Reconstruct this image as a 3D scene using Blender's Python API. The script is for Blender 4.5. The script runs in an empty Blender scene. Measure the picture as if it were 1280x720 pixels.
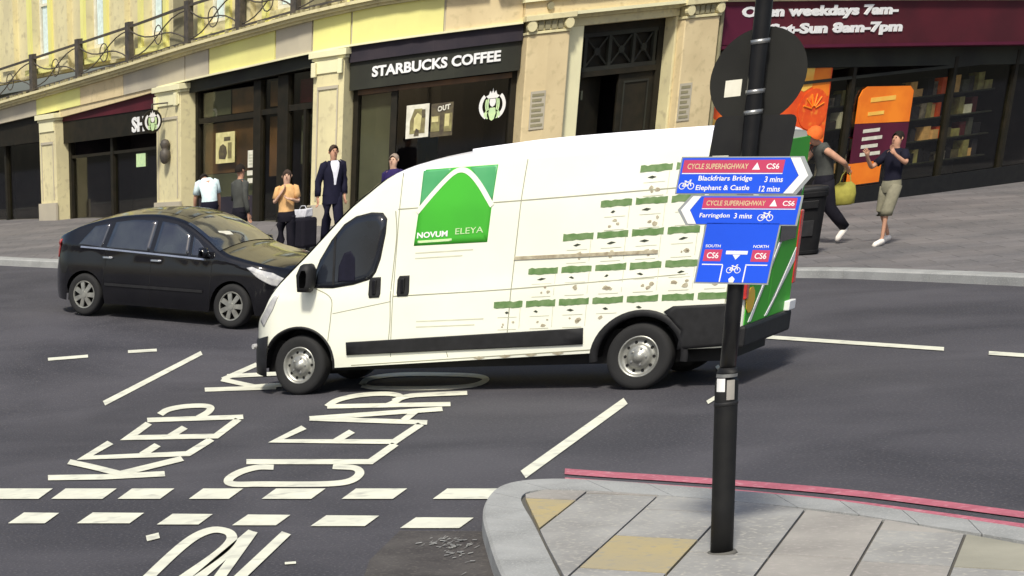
import bpy, bmesh, math, random
import numpy as np
from mathutils import Vector, Matrix
random.seed(7)
SC = bpy.context.scene
COL = SC.collection
rad = math.radians

# ------------------------------------------------------------------ camera
FPX, CX, CY, PITCH, ROLL, CAMH = 2331.392, -279.834, 1388.840, .4556, .10947, 2.89
_fw = np.array([0, math.cos(PITCH), -math.sin(PITCH)]); _rt = np.array([1., 0, 0]); _dn = np.cross(_fw, _rt)
_r2 = math.cos(ROLL)*_rt + math.sin(ROLL)*_dn; _d2 = -math.sin(ROLL)*_rt + math.cos(ROLL)*_dn
MCAM = np.array([_r2, _d2, _fw]); EYE = np.array([0, 0, CAMH])
cam_data = bpy.data.cameras.new('camera'); cam = bpy.data.objects.new('camera', cam_data); COL.objects.link(cam)
cam_data.sensor_width = 36; cam_data.lens = FPX/1280*36
cam_data.shift_x = .5 - CX/1280; cam_data.shift_y = (CY-360)/1280
cam_data.clip_start = .1; cam_data.clip_end = 2000
m = Matrix.Identity(4)
for i in range(3):
    m[i][0] = _r2[i]; m[i][1] = -_d2[i]; m[i][2] = -_fw[i]; m[i][3] = EYE[i]
cam.matrix_world = m
SC.camera = cam

# ------------------------------------------------------------------ daylight
SUN_EL, SUN_AZ = rad(50), rad(214)       # azimuth clockwise from +Y
world = bpy.data.worlds.new('World'); SC.world = world; world.use_nodes = True
nt = world.node_tree; sky = nt.nodes.new('ShaderNodeTexSky'); sky.sky_type = 'NISHITA'; sky.sun_disc = False
sky.sun_elevation = SUN_EL; sky.sun_rotation = SUN_AZ; sky.dust_density = 3.0; sky.air_density = 1.0
bg = nt.nodes['Background']; bg.inputs['Strength'].default_value = .09
nt.links.new(sky.outputs[0], bg.inputs['Color'])
sd = bpy.data.lights.new('sun', 'SUN'); sd.energy = 3.1; sd.angle = rad(7); sd.color = (1, .95, .82)
so = bpy.data.objects.new('sun', sd); COL.objects.link(so)
sdir = Vector((math.sin(SUN_AZ)*math.cos(SUN_EL), math.cos(SUN_AZ)*math.cos(SUN_EL), math.sin(SUN_EL)))
so.rotation_euler = sdir.to_track_quat('Z', 'Y').to_euler(); so.location = sdir*60
SC.view_settings.view_transform = 'Standard'; SC.view_settings.look = 'None'
SC.view_settings.exposure = .38; SC.view_settings.gamma = 1.0
SC.render.resolution_x = 1024; SC.render.resolution_y = 576
SC.render.engine = 'CYCLES'

# ------------------------------------------------------------------ materials
def mat(name, c, rough=.7, c2=None, sc=4., metal=0., bump=0., spec=.5, coat=0., detail=4, dist=0., coords='Object', c3=None, sc3=60.):
    mt = bpy.data.materials.new(name); mt.use_nodes = True; n = mt.node_tree; b = n.nodes['Principled BSDF']
    b.inputs['Roughness'].default_value = rough; b.inputs['Metallic'].default_value = metal
    b.inputs['Specular IOR Level'].default_value = spec; b.inputs['Coat Weight'].default_value = coat
    tc = n.nodes.new('ShaderNodeTexCoord')
    no = n.nodes.new('ShaderNodeTexNoise'); no.inputs['Scale'].default_value = sc; no.inputs['Detail'].default_value = detail
    no.inputs['Distortion'].default_value = dist
    n.links.new(tc.outputs[coords], no.inputs['Vector'])
    if c2 is None: c2 = tuple(v*.82 for v in c)
    cr = n.nodes.new('ShaderNodeValToRGB'); cr.color_ramp.elements[0].position = .35; cr.color_ramp.elements[1].position = .65
    cr.color_ramp.elements[0].color = (*c2, 1); cr.color_ramp.elements[1].color = (*c, 1)
    n.links.new(no.outputs['Fac'], cr.inputs['Fac']); out = cr.outputs['Color']
    n2 = n.nodes.new('ShaderNodeTexNoise'); n2.inputs['Scale'].default_value = sc3; n2.inputs['Detail'].default_value = 2
    n.links.new(tc.outputs[coords], n2.inputs['Vector'])
    if c3 is not None:
        mx = n.nodes.new('ShaderNodeMix'); mx.data_type = 'RGBA'; mx.inputs['B'].default_value = (*c3, 1)
        r3 = n.nodes.new('ShaderNodeValToRGB'); r3.color_ramp.elements[0].position = .55; r3.color_ramp.elements[1].position = .75
        n.links.new(n2.outputs['Fac'], r3.inputs['Fac']); n.links.new(r3.outputs['Color'], mx.inputs['Factor'])
        n.links.new(out, mx.inputs['A']); out = mx.outputs['Result']
    n.links.new(out, b.inputs['Base Color'])
    if bump:
        bp = n.nodes.new('ShaderNodeBump'); bp.inputs['Strength'].default_value = bump; bp.inputs['Distance'].default_value = .01
        n.links.new(n2.outputs['Fac'], bp.inputs['Height']); n.links.new(bp.outputs['Normal'], b.inputs['Normal'])
    return mt
def glass_mat(name, tint, base=.05, amp=.55, rough=.03):
    mt = bpy.data.materials.new(name); mt.use_nodes = True; n = mt.node_tree; n.nodes.remove(n.nodes['Principled BSDF'])
    o = n.nodes['Material Output']; t = n.nodes.new('ShaderNodeBsdfTransparent'); t.inputs['Color'].default_value = (*tint, 1)
    g = n.nodes.new('ShaderNodeBsdfGlossy'); g.inputs['Roughness'].default_value = rough
    f = n.nodes.new('ShaderNodeLayerWeight'); f.inputs['Blend'].default_value = .5
    pw = n.nodes.new('ShaderNodeMath'); pw.operation = 'POWER'; pw.inputs[1].default_value = 4.; n.links.new(f.outputs['Facing'], pw.inputs[0])
    ma = n.nodes.new('ShaderNodeMath'); ma.operation = 'MULTIPLY_ADD'; ma.inputs[1].default_value = amp; ma.inputs[2].default_value = base; n.links.new(pw.outputs[0], ma.inputs[0])
    mx = n.nodes.new('ShaderNodeMixShader'); n.links.new(ma.outputs[0], mx.inputs[0]); n.links.new(t.outputs[0], mx.inputs[1]); n.links.new(g.outputs[0], mx.inputs[2])
    n.links.new(mx.outputs[0], o.inputs['Surface']); return mt
M = {}
M['asphalt'] = mat('asphalt', (.080,.077,.089), .85, (.046,.045,.054), .45, bump=.9, c3=(.125,.12,.13), sc3=38, detail=12, spec=.3, dist=.6)
M['patch'] = mat('patched_asphalt', (.085,.078,.075), .9, (.05,.045,.045), 2.5, bump=.6, c3=(.12,.11,.1), sc3=30, spec=.3)
M['paint'] = mat('road_paint', (.80,.80,.66), .6, (.66,.66,.56), 3., c3=(.48,.48,.42), sc3=5, bump=.2)
M['wornpaint'] = mat('worn_road_paint', (.36,.36,.34), .8, (.2,.2,.2), 9.)
M['redpaint'] = mat('red_road_paint', (.50,.14,.19), .7, (.38,.10,.14), 4., c3=(.55,.26,.30), sc3=20)
M['kerb'] = mat('granite_kerb', (.36,.365,.36), .8, (.27,.275,.27), 2.2, bump=.3, c3=(.44,.44,.43), sc3=60)
M['slab_grey'] = mat('grey_paving', (.35,.345,.33), .85, (.255,.25,.24), 1.8, bump=.4, c3=(.44,.42,.37), sc3=24)
M['slab_pink'] = mat('pinkish_paving', (.36,.34,.31), .85, (.27,.255,.235), 1.8, bump=.3, c3=(.4,.36,.34), sc3=24)
M['slab_buff'] = mat('buff_paving', (.42,.34,.17), .85, (.36,.31,.20), 1.8, bump=.3, c3=(.3,.28,.22), sc3=14)
M['slab_green'] = mat('olive_paving', (.35,.335,.27), .85, (.27,.26,.21), 1.8, bump=.3)
M['joint'] = mat('dark_joint', (.11,.105,.095), .95)
M['pavement'] = mat('far_paving', (.19,.175,.175), .85, (.125,.12,.125), .7, bump=.3, c3=(.21,.2,.21), sc3=20)
def add_joints(mt, w=.9, h_=.6, dark=(.09,.085,.085), rot=.35):
    n = mt.node_tree; b = n.nodes['Principled BSDF']; src = b.inputs['Base Color'].links[0].from_socket
    tc = n.nodes.new('ShaderNodeTexCoord'); mp = n.nodes.new('ShaderNodeMapping'); mp.inputs['Rotation'].default_value = (0, 0, rot); n.links.new(tc.outputs['Object'], mp.inputs['Vector'])
    br = n.nodes.new('ShaderNodeTexBrick'); br.inputs['Scale'].default_value = 1.; br.inputs['Brick Width'].default_value = w; br.inputs['Row Height'].default_value = h_; br.inputs['Mortar Size'].default_value = .012
    br.inputs['Color1'].default_value = (1,1,1,1); br.inputs['Color2'].default_value = (.80,.80,.80,1); br.inputs['Mortar'].default_value = (.5,.5,.5,1); n.links.new(mp.outputs[0], br.inputs['Vector'])
    mx = n.nodes.new('ShaderNodeMix'); mx.data_type = 'RGBA'; mx.blend_type = 'MULTIPLY'; mx.inputs['Factor'].default_value = 1.; n.links.new(src, mx.inputs['A']); n.links.new(br.outputs['Color'], mx.inputs['B']); n.links.new(mx.outputs['Result'], b.inputs['Base Color'])
add_joints(M['pavement'])
M['stone'] = mat('cream_stone', (.72,.65,.38), .8, (.60,.54,.33), 1.3, bump=.3, c3=(.52,.46,.28), sc3=7)
M['stone_sun_yellow'] = mat('sun_yellow_stone', (.80,.78,.28), .8, (.72,.68,.26), 1.0, bump=.2)  # on the fascia blocks this yellow paints in patches of sun
M['stone_pale'] = mat('pale_stone', (.82,.78,.50), .8, (.74,.70,.46), 1.1, bump=.2)
M['stone_grey'] = mat('pinkish_stone', (.50,.45,.34), .8, (.42,.38,.30), 1.2, bump=.2)
M['stone_peach'] = mat('peach_stone', (.72,.59,.35), .8, (.62,.50,.29), 1.2, bump=.3, c3=(.54,.44,.25), sc3=7)
M['stone_dark'] = mat('weathered_stone', (.30,.27,.16), .85, (.22,.2,.12), 2.5, bump=.4)
M['black'] = mat('black_paint', (.006,.006,.007), .3, (.010,.010,.011), 8., spec=.4)
M['matt_black'] = mat('matt_black', (.008,.008,.009), .6, (.012,.012,.012), 8., spec=.3)
M['frame_dark'] = mat('dark_window_frame', (.014,.013,.009), .6, (.022,.018,.012), 5., spec=.2)
M['frame_olive'] = mat('olive_fascia', (.034,.036,.027), .6, (.022,.022,.019), 1.2, spec=.25)
M['iron'] = mat('wrought_iron', (.05,.045,.04), .6, (.09,.075,.06), 9.)
M['brown'] = mat('brown_panel', (.17,.085,.035), .6, (.06,.035,.018), 1.4)
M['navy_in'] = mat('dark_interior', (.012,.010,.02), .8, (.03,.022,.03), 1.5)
M['olive_in'] = mat('grey_blind', (.11,.115,.075), .7, (.06,.065,.045), .8)
M['glass'] = glass_mat('shop_glass', (.90,.90,.84))
M['white'] = mat('white_lettering', (.85,.85,.85), .5, (.8,.8,.8))
M['cream'] = mat('cream_paper', (.68,.62,.30), .7, (.5,.45,.2), 6.)
M['paper'] = mat('white_paper', (.75,.73,.62), .7, (.6,.58,.48), 8.)
M['poster_dark'] = mat('poster_print', (.06,.045,.03), .6, (.12,.1,.05), 9.)
M['poster_olive'] = mat('poster_olive_print', (.30,.28,.11), .6, (.16,.13,.06), 7.)
M['emblem'] = mat('pale_green_print', (.62,.80,.42), .5, (.5,.7,.4), 12.)
M['maroon'] = mat('maroon_panel', (.095,.014,.022), .6, (.065,.012,.018), 1., spec=.25)
M['purple'] = mat('purple_panel', (.10,.012,.034), .6, (.08,.010,.028), 2., spec=.25)
M['orange'] = mat('orange_panel', (.98,.27,.015), .5, (.85,.19,.01), 2.)
M['orange_red'] = mat('orange_print', (.92,.12,.012), .5, (.75,.07,.01), 2.5, c3=(.95,.28,.03), sc3=6)
M['orange_yellow'] = mat('yellow_print', (.95,.62,.12), .5, (.95,.45,.06), 3.)
M['goods'] = mat('shelf_goods', (.28,.24,.20), .6, (.03,.025,.03), 7., detail=8)
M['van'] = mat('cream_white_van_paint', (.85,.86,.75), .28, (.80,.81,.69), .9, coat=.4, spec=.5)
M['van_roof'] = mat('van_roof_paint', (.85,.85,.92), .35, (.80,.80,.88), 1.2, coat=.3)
M['seam'] = mat('panel_gap', (.33,.33,.24), .7)
M['plastic'] = mat('black_plastic_trim', (.012,.012,.013), .6, (.018,.018,.02), 10., spec=.3)
M['tyre'] = mat('tyre_rubber', (.014,.014,.015), .85)
M['rim'] = mat('silver_wheel', (.42,.42,.38), .38, (.30,.30,.28), 14., metal=.6)
M['carglass'] = mat('tinted_car_glass', (.018,.022,.032), .06, (.012,.014,.02), 2., spec=.6)
M['green'] = mat('bright_green_vinyl', (.06,.44,.035), .55, (.055,.38,.035), 1.2, spec=.25)
M['green_teal'] = mat('teal_green_vinyl', (.10,.40,.16), .4, (.06,.33,.12), 2.)
M['green_bar'] = mat('leafy_green_print', (.10,.20,.06), .5, (.17,.26,.11), 14.)
M['grey_print'] = mat('brown_print', (.30,.25,.17), .5, (.48,.44,.32), 18.)
M['dark_print'] = mat('dark_print', (.04,.05,.03), .5)
M['faint_print'] = mat('faint_print', (.60,.60,.47), .5)
M['red_lamp'] = mat('red_lamp', (.62,.03,.02), .25, (.4,.02,.02), 20., coat=.5)
M['amber'] = mat('amber_print', (.80,.42,.02), .4, (.7,.5,.03), 20.)
M['lime'] = mat('lime_print', (.45,.62,.05), .4, (.3,.5,.05), 9.)
M['carblack'] = mat('black_car_paint', (.006,.006,.008), .14, (.008,.008,.010), 3., coat=.5, spec=.4)
M['chrome'] = mat('chrome', (.6,.6,.62), .2, metal=.9)
M['headlamp'] = mat('headlamp_glass', (.62,.62,.60), .12, (.42,.42,.44), 14., coat=1.)
M['blue'] = mat('blue_sign', (.005,.085,.78), .45, (.004,.075,.70), 2.)
M['pink'] = mat('red_sign_band', (.55,.05,.13), .45, (.48,.045,.12), 4.)
M['signback'] = mat('grey_sign_back', (.020,.020,.018), .7, (.014,.014,.013), 3., spec=.2)
M['signgrey'] = mat('sign_edge', (.30,.32,.33), .5)
M['steel'] = mat('steel_band', (.40,.41,.40), .35, (.3,.3,.3), 20., metal=.7)
M['bin'] = mat('black_bin', (.005,.005,.006), .7, (.008,.008,.009), 6., spec=.2)
for k, c in dict(skin=(.55,.30,.20), skin_pale=(.66,.42,.30), suit=(.012,.012,.03), shirt_white=(.85,.86,.95), shirt_cyan=(.70,.84,.86),
                 peach=(.75,.45,.20), black_cloth=(.012,.011,.018), grey_cloth=(.075,.078,.072), olive_cloth=(.06,.065,.045), navy_cloth=(.010,.010,.022),
                 khaki=(.24,.225,.16), dark_hair=(.02,.015,.012), brown_hair=(.06,.04,.03), grey_hair=(.32,.25,.2), trainer=(.85,.80,.74), shoe=(.015,.012,.012),
                 cap_orange=(.85,.16,.03), bag_yellow=(.36,.33,.07), bag_white=(.62,.62,.66), purple_cloth=(.03,.02,.10)).items():
    M[k] = mat(k, c, .85 if 'skin' not in k else .55, tuple(v*.8 for v in c), 12., spec=.2)

M['orange_skin'] = mat('lip', (.42,.16,.13), .6)
# ------------------------------------------------------------------ mesh helpers
ORG = {}
def tag(o, label=None, cat=None, group=None, kind=None):
    if label: o['label'] = label
    if cat: o['category'] = cat
    if group: o['group'] = group
    if kind: o['kind'] = kind
    return o
def empty(name, loc, rz=0., label=None, cat=None, group=None):
    o = bpy.data.objects.new(name, None); COL.objects.link(o); o.empty_display_size = .2
    o.location = loc; o.rotation_euler = (0, 0, rz); ORG[o.name] = (Vector(loc), rz)
    return tag(o, label, cat, group)
class MB:
    def __init__(s): s.v = []; s.f = []; s.mi = []
    def add(s, vs, fs, mi=0):
        b = len(s.v); s.v += [tuple(map(float, v)) for v in vs]; s.f += [tuple(b+i for i in f) for f in fs]; s.mi += [mi]*len(fs); return s
    def box(s, x0, x1, y0, y1, z0, z1, mi=0):
        return s.hexa([(x0,y0,z0),(x1,y0,z0),(x1,y1,z0),(x0,y1,z0),(x0,y0,z1),(x1,y0,z1),(x1,y1,z1),(x0,y1,z1)], mi)
    def hexa(s, p, mi=0):
        return s.add(p, [(3,2,1,0),(4,5,6,7),(0,1,5,4),(1,2,6,5),(2,3,7,6),(3,0,4,7)], mi)
    def grid(s, rows, closed=False, mi=0, flip=False):
        n = len(rows[0]); vs = [p for r in rows for p in r]; fs = []
        for i in range(len(rows)-1):
            for j in range(n if closed else n-1):
                a = i*n+j; b = i*n+(j+1) % n; f = (a, b, b+n, a+n); fs.append(f[::-1] if flip else f)
        return s.add(vs, fs, mi)
    def prism(s, bot, top, mi=0):
        n = len(bot); return s.add(list(bot)+list(top), [tuple(range(n))[::-1], tuple(range(n, 2*n))]+[(i, (i+1) % n, n+(i+1) % n, n+i) for i in range(n)], mi)
    def tube(s, pts, r, n=8, cap=True, mi=0):
        pts = [Vector(p) for p in pts]; rr = r if isinstance(r, (list, tuple)) else [r]*len(pts); rows = []
        for i, p in enumerate(pts):
            t = (pts[min(i+1, len(pts)-1)]-pts[max(i-1, 0)]).normalized(); u = t.cross(Vector((0, 0, 1)))
            if u.length < .05: u = t.cross(Vector((0, 1, 0)))
            u.normalize(); w = t.cross(u)
            rows.append([p+(u*math.cos(a)+w*math.sin(a))*rr[i] for a in [2*math.pi*k/n for k in range(n)]])
        s.grid(rows, True, mi)
        if cap:
            s.add(rows[0], [tuple(range(n))], mi); s.add(rows[-1], [tuple(range(n))[::-1]], mi)
        return s
    def lathe(s, prof, c=(0,0,0), n=24, axis='z', mi=0):
        rows = []
        for r, h in prof:
            row = []
            for k in range(n):
                a = 2*math.pi*k/n; x, y = r*math.cos(a), r*math.sin(a)
                row.append((c[0]+x, c[1]+y, c[2]+h) if axis == 'z' else (c[0]+x, c[1]+h, c[2]+y))
            rows.append(row)
        return s.grid(rows, True, mi)
    def build(s, name, mts, parent=None, smooth=False, bevel=0, world=True, solid=0, fix=True):
        me = bpy.data.meshes.new(name); v = s.v
        o = bpy.data.objects.new(name, me); COL.objects.link(o)
        if parent is not None:
            o.parent = parent; po, rz = ORG.get(parent.name, (Vector((0,0,0)), 0)); ORG[o.name] = (po, rz) if world else ORG.get(parent.name, (Vector((0,0,0)), 0))
            if world: v = [(p[0]-po.x, p[1]-po.y, p[2]-po.z) for p in v]
        me.from_pydata(v, [], s.f)
        for mt in (mts if isinstance(mts, (list, tuple)) else [mts]): me.materials.append(mt)
        for i, p in enumerate(me.polygons): p.material_index = s.mi[i]; p.use_smooth = smooth
        if fix:
            bm = bmesh.new(); bm.from_mesh(me); bmesh.ops.remove_doubles(bm, verts=bm.verts, dist=1e-5); bmesh.ops.recalc_face_normals(bm, faces=bm.faces); bm.to_mesh(me); bm.free()
        if solid:
            md = o.modifiers.new('s', 'SOLIDIFY'); md.thickness = solid; md.offset = -1
        if bevel:
            md = o.modifiers.new('b', 'BEVEL'); md.width = bevel; md.segments = 2; md.limit_method = 'ANGLE'
        return o
def link_child(o, parent, loc=(0,0,0)):
    o.parent = parent; o.location = loc
def text_geo(body, size=1., extrude=.01, bold=0., font_shear=0., align='LEFT', spacing=1.):
    cu = bpy.data.curves.new('t', 'FONT'); cu.body = body; cu.size = size; cu.extrude = extrude; cu.offset = bold; cu.shear = font_shear
    cu.align_x = align; cu.space_character = spacing; cu.resolution_u = 3
    o = bpy.data.objects.new('t', cu); COL.objects.link(o)
    dg = bpy.context.evaluated_depsgraph_get(); dg.update(); me = bpy.data.meshes.new_from_object(o.evaluated_get(dg))
    v = [tuple(p.co) for p in me.vertices]; f = [tuple(p.vertices) for p in me.polygons]
    bpy.data.objects.remove(o); bpy.data.curves.remove(cu); bpy.data.meshes.remove(me)
    return v, f
def fit_text(body, w, hgt, fmap, name, mt, parent, extrude=.2, bold=.02, split=False, world=True, shear=0.):
    """text scaled to a w x hgt box, then placed by fmap(x, y, depth)"""
    v, f = text_geo(body, 1., .5, bold, shear); xs = [p[0] for p in v]; ys = [p[1] for p in v]
    x0, x1, y0, y1 = min(xs), max(xs), min(ys), max(ys)
    nv = [((p[0]-x0)/(x1-x0)*w, (p[1]-y0)/(y1-y0)*hgt, p[2]) for p in v]
    if not split:
        mb = MB(); mb.add([fmap(*p) for p in nv], f); return [mb.build(name, mt, parent, world=world)]
    bm = bmesh.new(); bv = [bm.verts.new(p) for p in nv]
    for q in f:
        try: bm.faces.new([bv[i] for i in q])
        except ValueError: pass
    bmesh.ops.remove_doubles(bm, verts=bm.verts, dist=1e-5); bm.verts.index_update(); bm.faces.index_update()
    seen = set(); out = []
    for fc in list(bm.faces):
        if fc.index in seen: continue
        st = [fc]; isl = []; seen.add(fc.index)
        while st:
            q = st.pop(); isl.append(q)
            for e in q.edges:
                for l in e.link_faces:
                    if l.index not in seen: seen.add(l.index); st.append(l)
        mb = MB(); idx = {}; vs = []; fs = []
        for q in isl:
            ff = []
            for vv in q.verts:
                if vv.index not in idx: idx[vv.index] = len(vs); vs.append(fmap(*vv.co))
                ff.append(idx[vv.index])
            fs.append(ff)
        mb.add(vs, fs); out.append(mb.build(name, mt, parent, world=world))
    bm.free(); return out

# ------------------------------------------------------------------ terrain, layout
def hgt(x, y):
    t = max(-.55*x+.835*y-18, 0); k = min(max((24-x)/10, 0), 1); k = k*k*(3-2*k)
    return (.35+.65*k)*1.5*(1-math.exp(-t*t/(t+3)/9))
def ray(px, py): return MCAM.T @ np.array([(px-CX)/FPX, (py-CY)/FPX, 1.])
def proj(P):
    C = MCAM @ (np.asarray(P, float)-EYE); return np.array([CX+FPX*C[0]/C[2], CY+FPX*C[1]/C[2]])
def gnd(px, py, dz=0.):
    """where the sight line through a spot of the photo meets the ground (dz above it)"""
    d = ray(px, py); z = dz
    for _ in range(30):
        t = (z-CAMH)/d[2]; P = EYE+t*d; z = .5*z+.5*(hgt(P[0], P[1])+dz)
    return Vector((P[0], P[1], hgt(P[0], P[1])+dz))
def catmull(P, n=16):
    P = np.asarray(P, float); out = []; P = np.vstack([2*P[0]-P[1], P, 2*P[-1]-P[-2]])
    for i in range(1, len(P)-2):
        for k in range(n):
            t = k/n; a, b, c, d = P[i-1:i+3]; out.append(.5*((2*b)+(-a+c)*t+(2*a-5*b+4*c-d)*t*t+(-a+3*b-3*c+d)*t**3))
    out.append(P[-2]); return np.array(out)
_main = catmull([(9.6,57.5),(11.4,51.9),(12.1,49.1),(13.0,46.6),(13.9,44.5),(15.4,43.2),(17.5,42.8),(19.2,43.0),(21.6,43.55),(26.7,45.2),(33,47.6)])
_S = np.r_[0, np.cumsum(np.linalg.norm(np.diff(_main, axis=0), axis=1))]
_dirL = (_main[0]-_main[1]); _dirL /= np.linalg.norm(_dirL); _dirR = (_main[-1]-_main[-2]); _dirR /= np.linalg.norm(_dirR)
def W(s, z, off=0.):
    """point on the curved street front: s metres along it, z high, off proud of it"""
    if s < 0: p = _main[0]+_dirL*(-s); T = -_dirL
    elif s > _S[-1]: p = _main[-1]+_dirR*(s-_S[-1]); T = _dirR
    else:
        i = min(max(int(np.searchsorted(_S, s))-1, 0), len(_S)-2); t = (s-_S[i])/(_S[i+1]-_S[i]); p = _main[i]*(1-t)+_main[i+1]*t
        T0 = _main[min(i+1, len(_S)-1)]-_main[i]; a = max(i-1, 0); b = min(i+2, len(_S)-1); T1 = _main[b]-_main[a]; T = T1/np.linalg.norm(T1)
    return Vector((p[0]+T[1]*off, p[1]-T[0]*off, z))
def wz(s): p = W(s, 0); return hgt(p.x, p.y)+.12
def ev(z, s, s0, s1):
    if callable(z): return z(s)
    if isinstance(z, tuple): return z[0]+(z[1]-z[0])*(s-s0)/(s1-s0)
    return z
def wbox(mb, s0, s1, z0, z1, o0, o1, step=.5, mi=0):
    n = max(1, int(math.ceil((s1-s0)/step)))
    rows = []
    for i in range(n+1):
        s = s0+(s1-s0)*i/n; a = ev(z0, s, s0, s1); b = ev(z1, s, s0, s1)
        rows.append([W(s, a, o0), W(s, a, o1), W(s, b, o1), W(s, b, o0)])
    mb.grid(rows, True, mi); mb.add(rows[0], [(0,1,2,3)], mi); mb.add(rows[-1], [(3,2,1,0)], mi); return mb
def wpoly(mb, pts, o0, o1, mi=0):
    return mb.prism([W(s, z, o0) for s, z in pts], [W(s, z, o1) for s, z in pts], mi)

# ------------------------------------------------------------------ road and its markings
xs = list(np.arange(-300, -8, 24.))+list(np.arange(-8, 34, .45))+list(np.arange(34, 300, 24.))
ys = list(np.arange(-200, 6, 20.))+list(np.arange(6, 60, .45))+list(np.arange(60, 500, 30.))
mb = MB(); mb.grid([[(x, y, hgt(x, y)) for x in xs] for y in ys])
road = mb.build('road', M['asphalt'], smooth=True); tag(road, 'dark asphalt road of the junction', kind='structure')
def px_ribbon(pts, name='painted_line', mt='paint', pen=(4.6, 3.0), dz=.010, closed=False, n=5):
    """a painted stroke: its centre line as seen, widened by a flat pen, laid on the road"""
    P = catmull(pts, n) if len(pts) > 2 else np.array([np.asarray(pts[0], float)*(1-t)+np.asarray(pts[1], float)*t for t in np.linspace(0, 1, 8)])
    return ribbon_from(P, name, mt, pen, dz)
def ribbon_from(P, name, mt, pen, dz):
    L = []; R_ = []
    for i, p in enumerate(P):
        t = P[min(i+1, len(P)-1)]-P[max(i-1, 0)]; t = t/(np.linalg.norm(t)+1e-9); k = (p[1]-120)/480
        n_ = np.array([-t[1]*pen[1], t[0]*pen[0]]); d = np.array([-t[1], t[0]])
        w = 1/math.sqrt((d[0]/pen[0])**2+(d[1]/pen[1])**2); o = d*w*k
        L.append(gnd(*(p+o), dz)); R_.append(gnd(*(p-o), dz))
    mb = MB(); mb.grid([[a, b] for a, b in zip(L, R_)]); return mb.build(name, M[mt], road)
def poly_line(pts, **k):
    """straight segments with crisp joints"""
    P = []
    for a, b in zip(pts[:-1], pts[1:]):
        P += [np.asarray(a, float)*(1-t)+np.asarray(b, float)*t for t in np.linspace(0, 1, 6)[:-1]]
    P.append(np.asarray(pts[-1], float)); return ribbon_from(np.array(P), k.get('name', 'painted_letter'), k.get('mt', 'paint'), k.get('pen', (4.6, 3.0)), k.get('dz', .010))
def letter(*strokes, name='painted_letter', dz=.010):
    """one painted letter: mitred strokes of a flat pen, laid on the road"""
    mbs = MB(); pen = np.array([5.8, 3.3])
    for j, st in enumerate(strokes):
        if st[0] == 'c': P = catmull(st[1:], 5)
        else: P = np.array(st, float)
        Q_ = P/pen; T = [(Q_[i+1]-Q_[i])/np.linalg.norm(Q_[i+1]-Q_[i]) for i in range(len(Q_)-1)]; rows = []
        for i in range(len(P)):
            t0 = T[max(i-1, 0)]; t1 = T[min(i, len(T)-1)]; n0 = np.array([-t0[1], t0[0]]); n1 = np.array([-t1[1], t1[0]]); mt_ = n0+n1
            mt_ = mt_/max(mt_@mt_/2, .35); k = (P[i][1]-120)/480; rows.append((Q_[i], mt_*k))
        z = dz+.0012*j; out = []
        for (q0, m0), (q1, m1) in zip(rows[:-1], rows[1:]):
            for t in np.linspace(0, 1, 5)[:-1]: out.append((q0*(1-t)+q1*t, m0*(1-t)+m1*t))
        out.append(rows[-1]); g_ = [[gnd(*((q+m_)*pen), z), gnd(*((q-m_)*pen), z)] for q, m_ in out]; mbs.grid(g_)
    return mbs.build(name, M['paint'], road)
# KEEP
letter([(60,597),(130,596),(206,592)], [(146,593),(228,573)], ['c',(150,592),(118,584),(86,577)])
letter([(138,553),(106,572),(235,567),(264,549)], [(178,568),(197,556)])
letter([(186,529),(161,547),(270,545),(298,524)], [(213,545),(231,534)])
letter([(184,525),(304,521)], ['c',(200,518),(210,512),(230,508),(252,507),(263,509),(260,515),(248,522)])
# CLEAR
letter(['c',(342,584),(322,584),(300,590),(286,599),(292,605),(330,605),(400,605),(434,602),(449,593),(444,585),(416,583)])
letter([(308,577),(463,577),(494,555)])
letter([(380,534),(345,551),(493,552),(526,530)], [(420,551),(440,539)])
letter([(387,523),(534,528)], [(387,523),(553,511)], [(505,525),(519,514)])
letter([(409,508),(563,505)], ['c',(409,508),(422,500),(449,494),(482,492),(500,495),(494,502),(483,507)], ['c',(492,501),(510,495),(535,493),(584,491)])
letter(['c',(452,482),(475,485),(540,485),(588,482),(607,475),(598,470),(560,468),(500,468),(462,473),(452,481)])
# marks under the van front
letter([(256,487),(300,485.5),(345,484)], [(322,455),(279,474)], [(277,474),(318,483),(352,481)], [(284,470),(346,467)])
# ON / lower left
letter(['c',(150,760),(187,720),(233,678),(262,663),(283,664),(290,672),(282,684),(262,700),(222,728),(196,752),(160,764)])
letter([(238,730),(316,664)], [(316,664),(268,730)], [(285,735),(358,666)])
for a, b, pen in [((160,439.5),(196,437.5),(5,2.6)), ((130,504),(252,441),(6.5,3.6)), ((958,421),(1180,436),(5,3.4)), ((866,444),(906,445),(5,2.2)), ((896,457),(907,473),(4,2.6)), ((884,503),(907,489),(5,2.6)),
                  ((183,673),(199,669),(5,3)), ((356,704),(370,703),(4,1.2)), ((1236,441),(1400,452),(5,3.4)), ((60,449),(110,445),(5,2.6))]:
    P = np.array([np.asarray(a, float)*(1-t)+np.asarray(b, float)*t for t in np.linspace(0, 1, 10)]); ribbon_from(P, 'lane_line', 'paint', pen, .010)
poly_line([(654,593),(782,501)], name='lane_line', pen=(8.5, 5))
def quad_mark(q, name='give_way_mark', mt='paint', dz=.010):
    mb = MB(); mb.add([gnd(*p, dz) for p in q], [(0,1,2,3)]); return mb.build(name, M[mt], road)
for x0, x1 in [(-22,60),(68,140),(151,212),(240,298),(331,401),(431,503),(545,640)]:
    quad_mark([(x0-4,623.5),(x0+14,610.5),(x1+6,610.5),(x1-12,623.5)])
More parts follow.
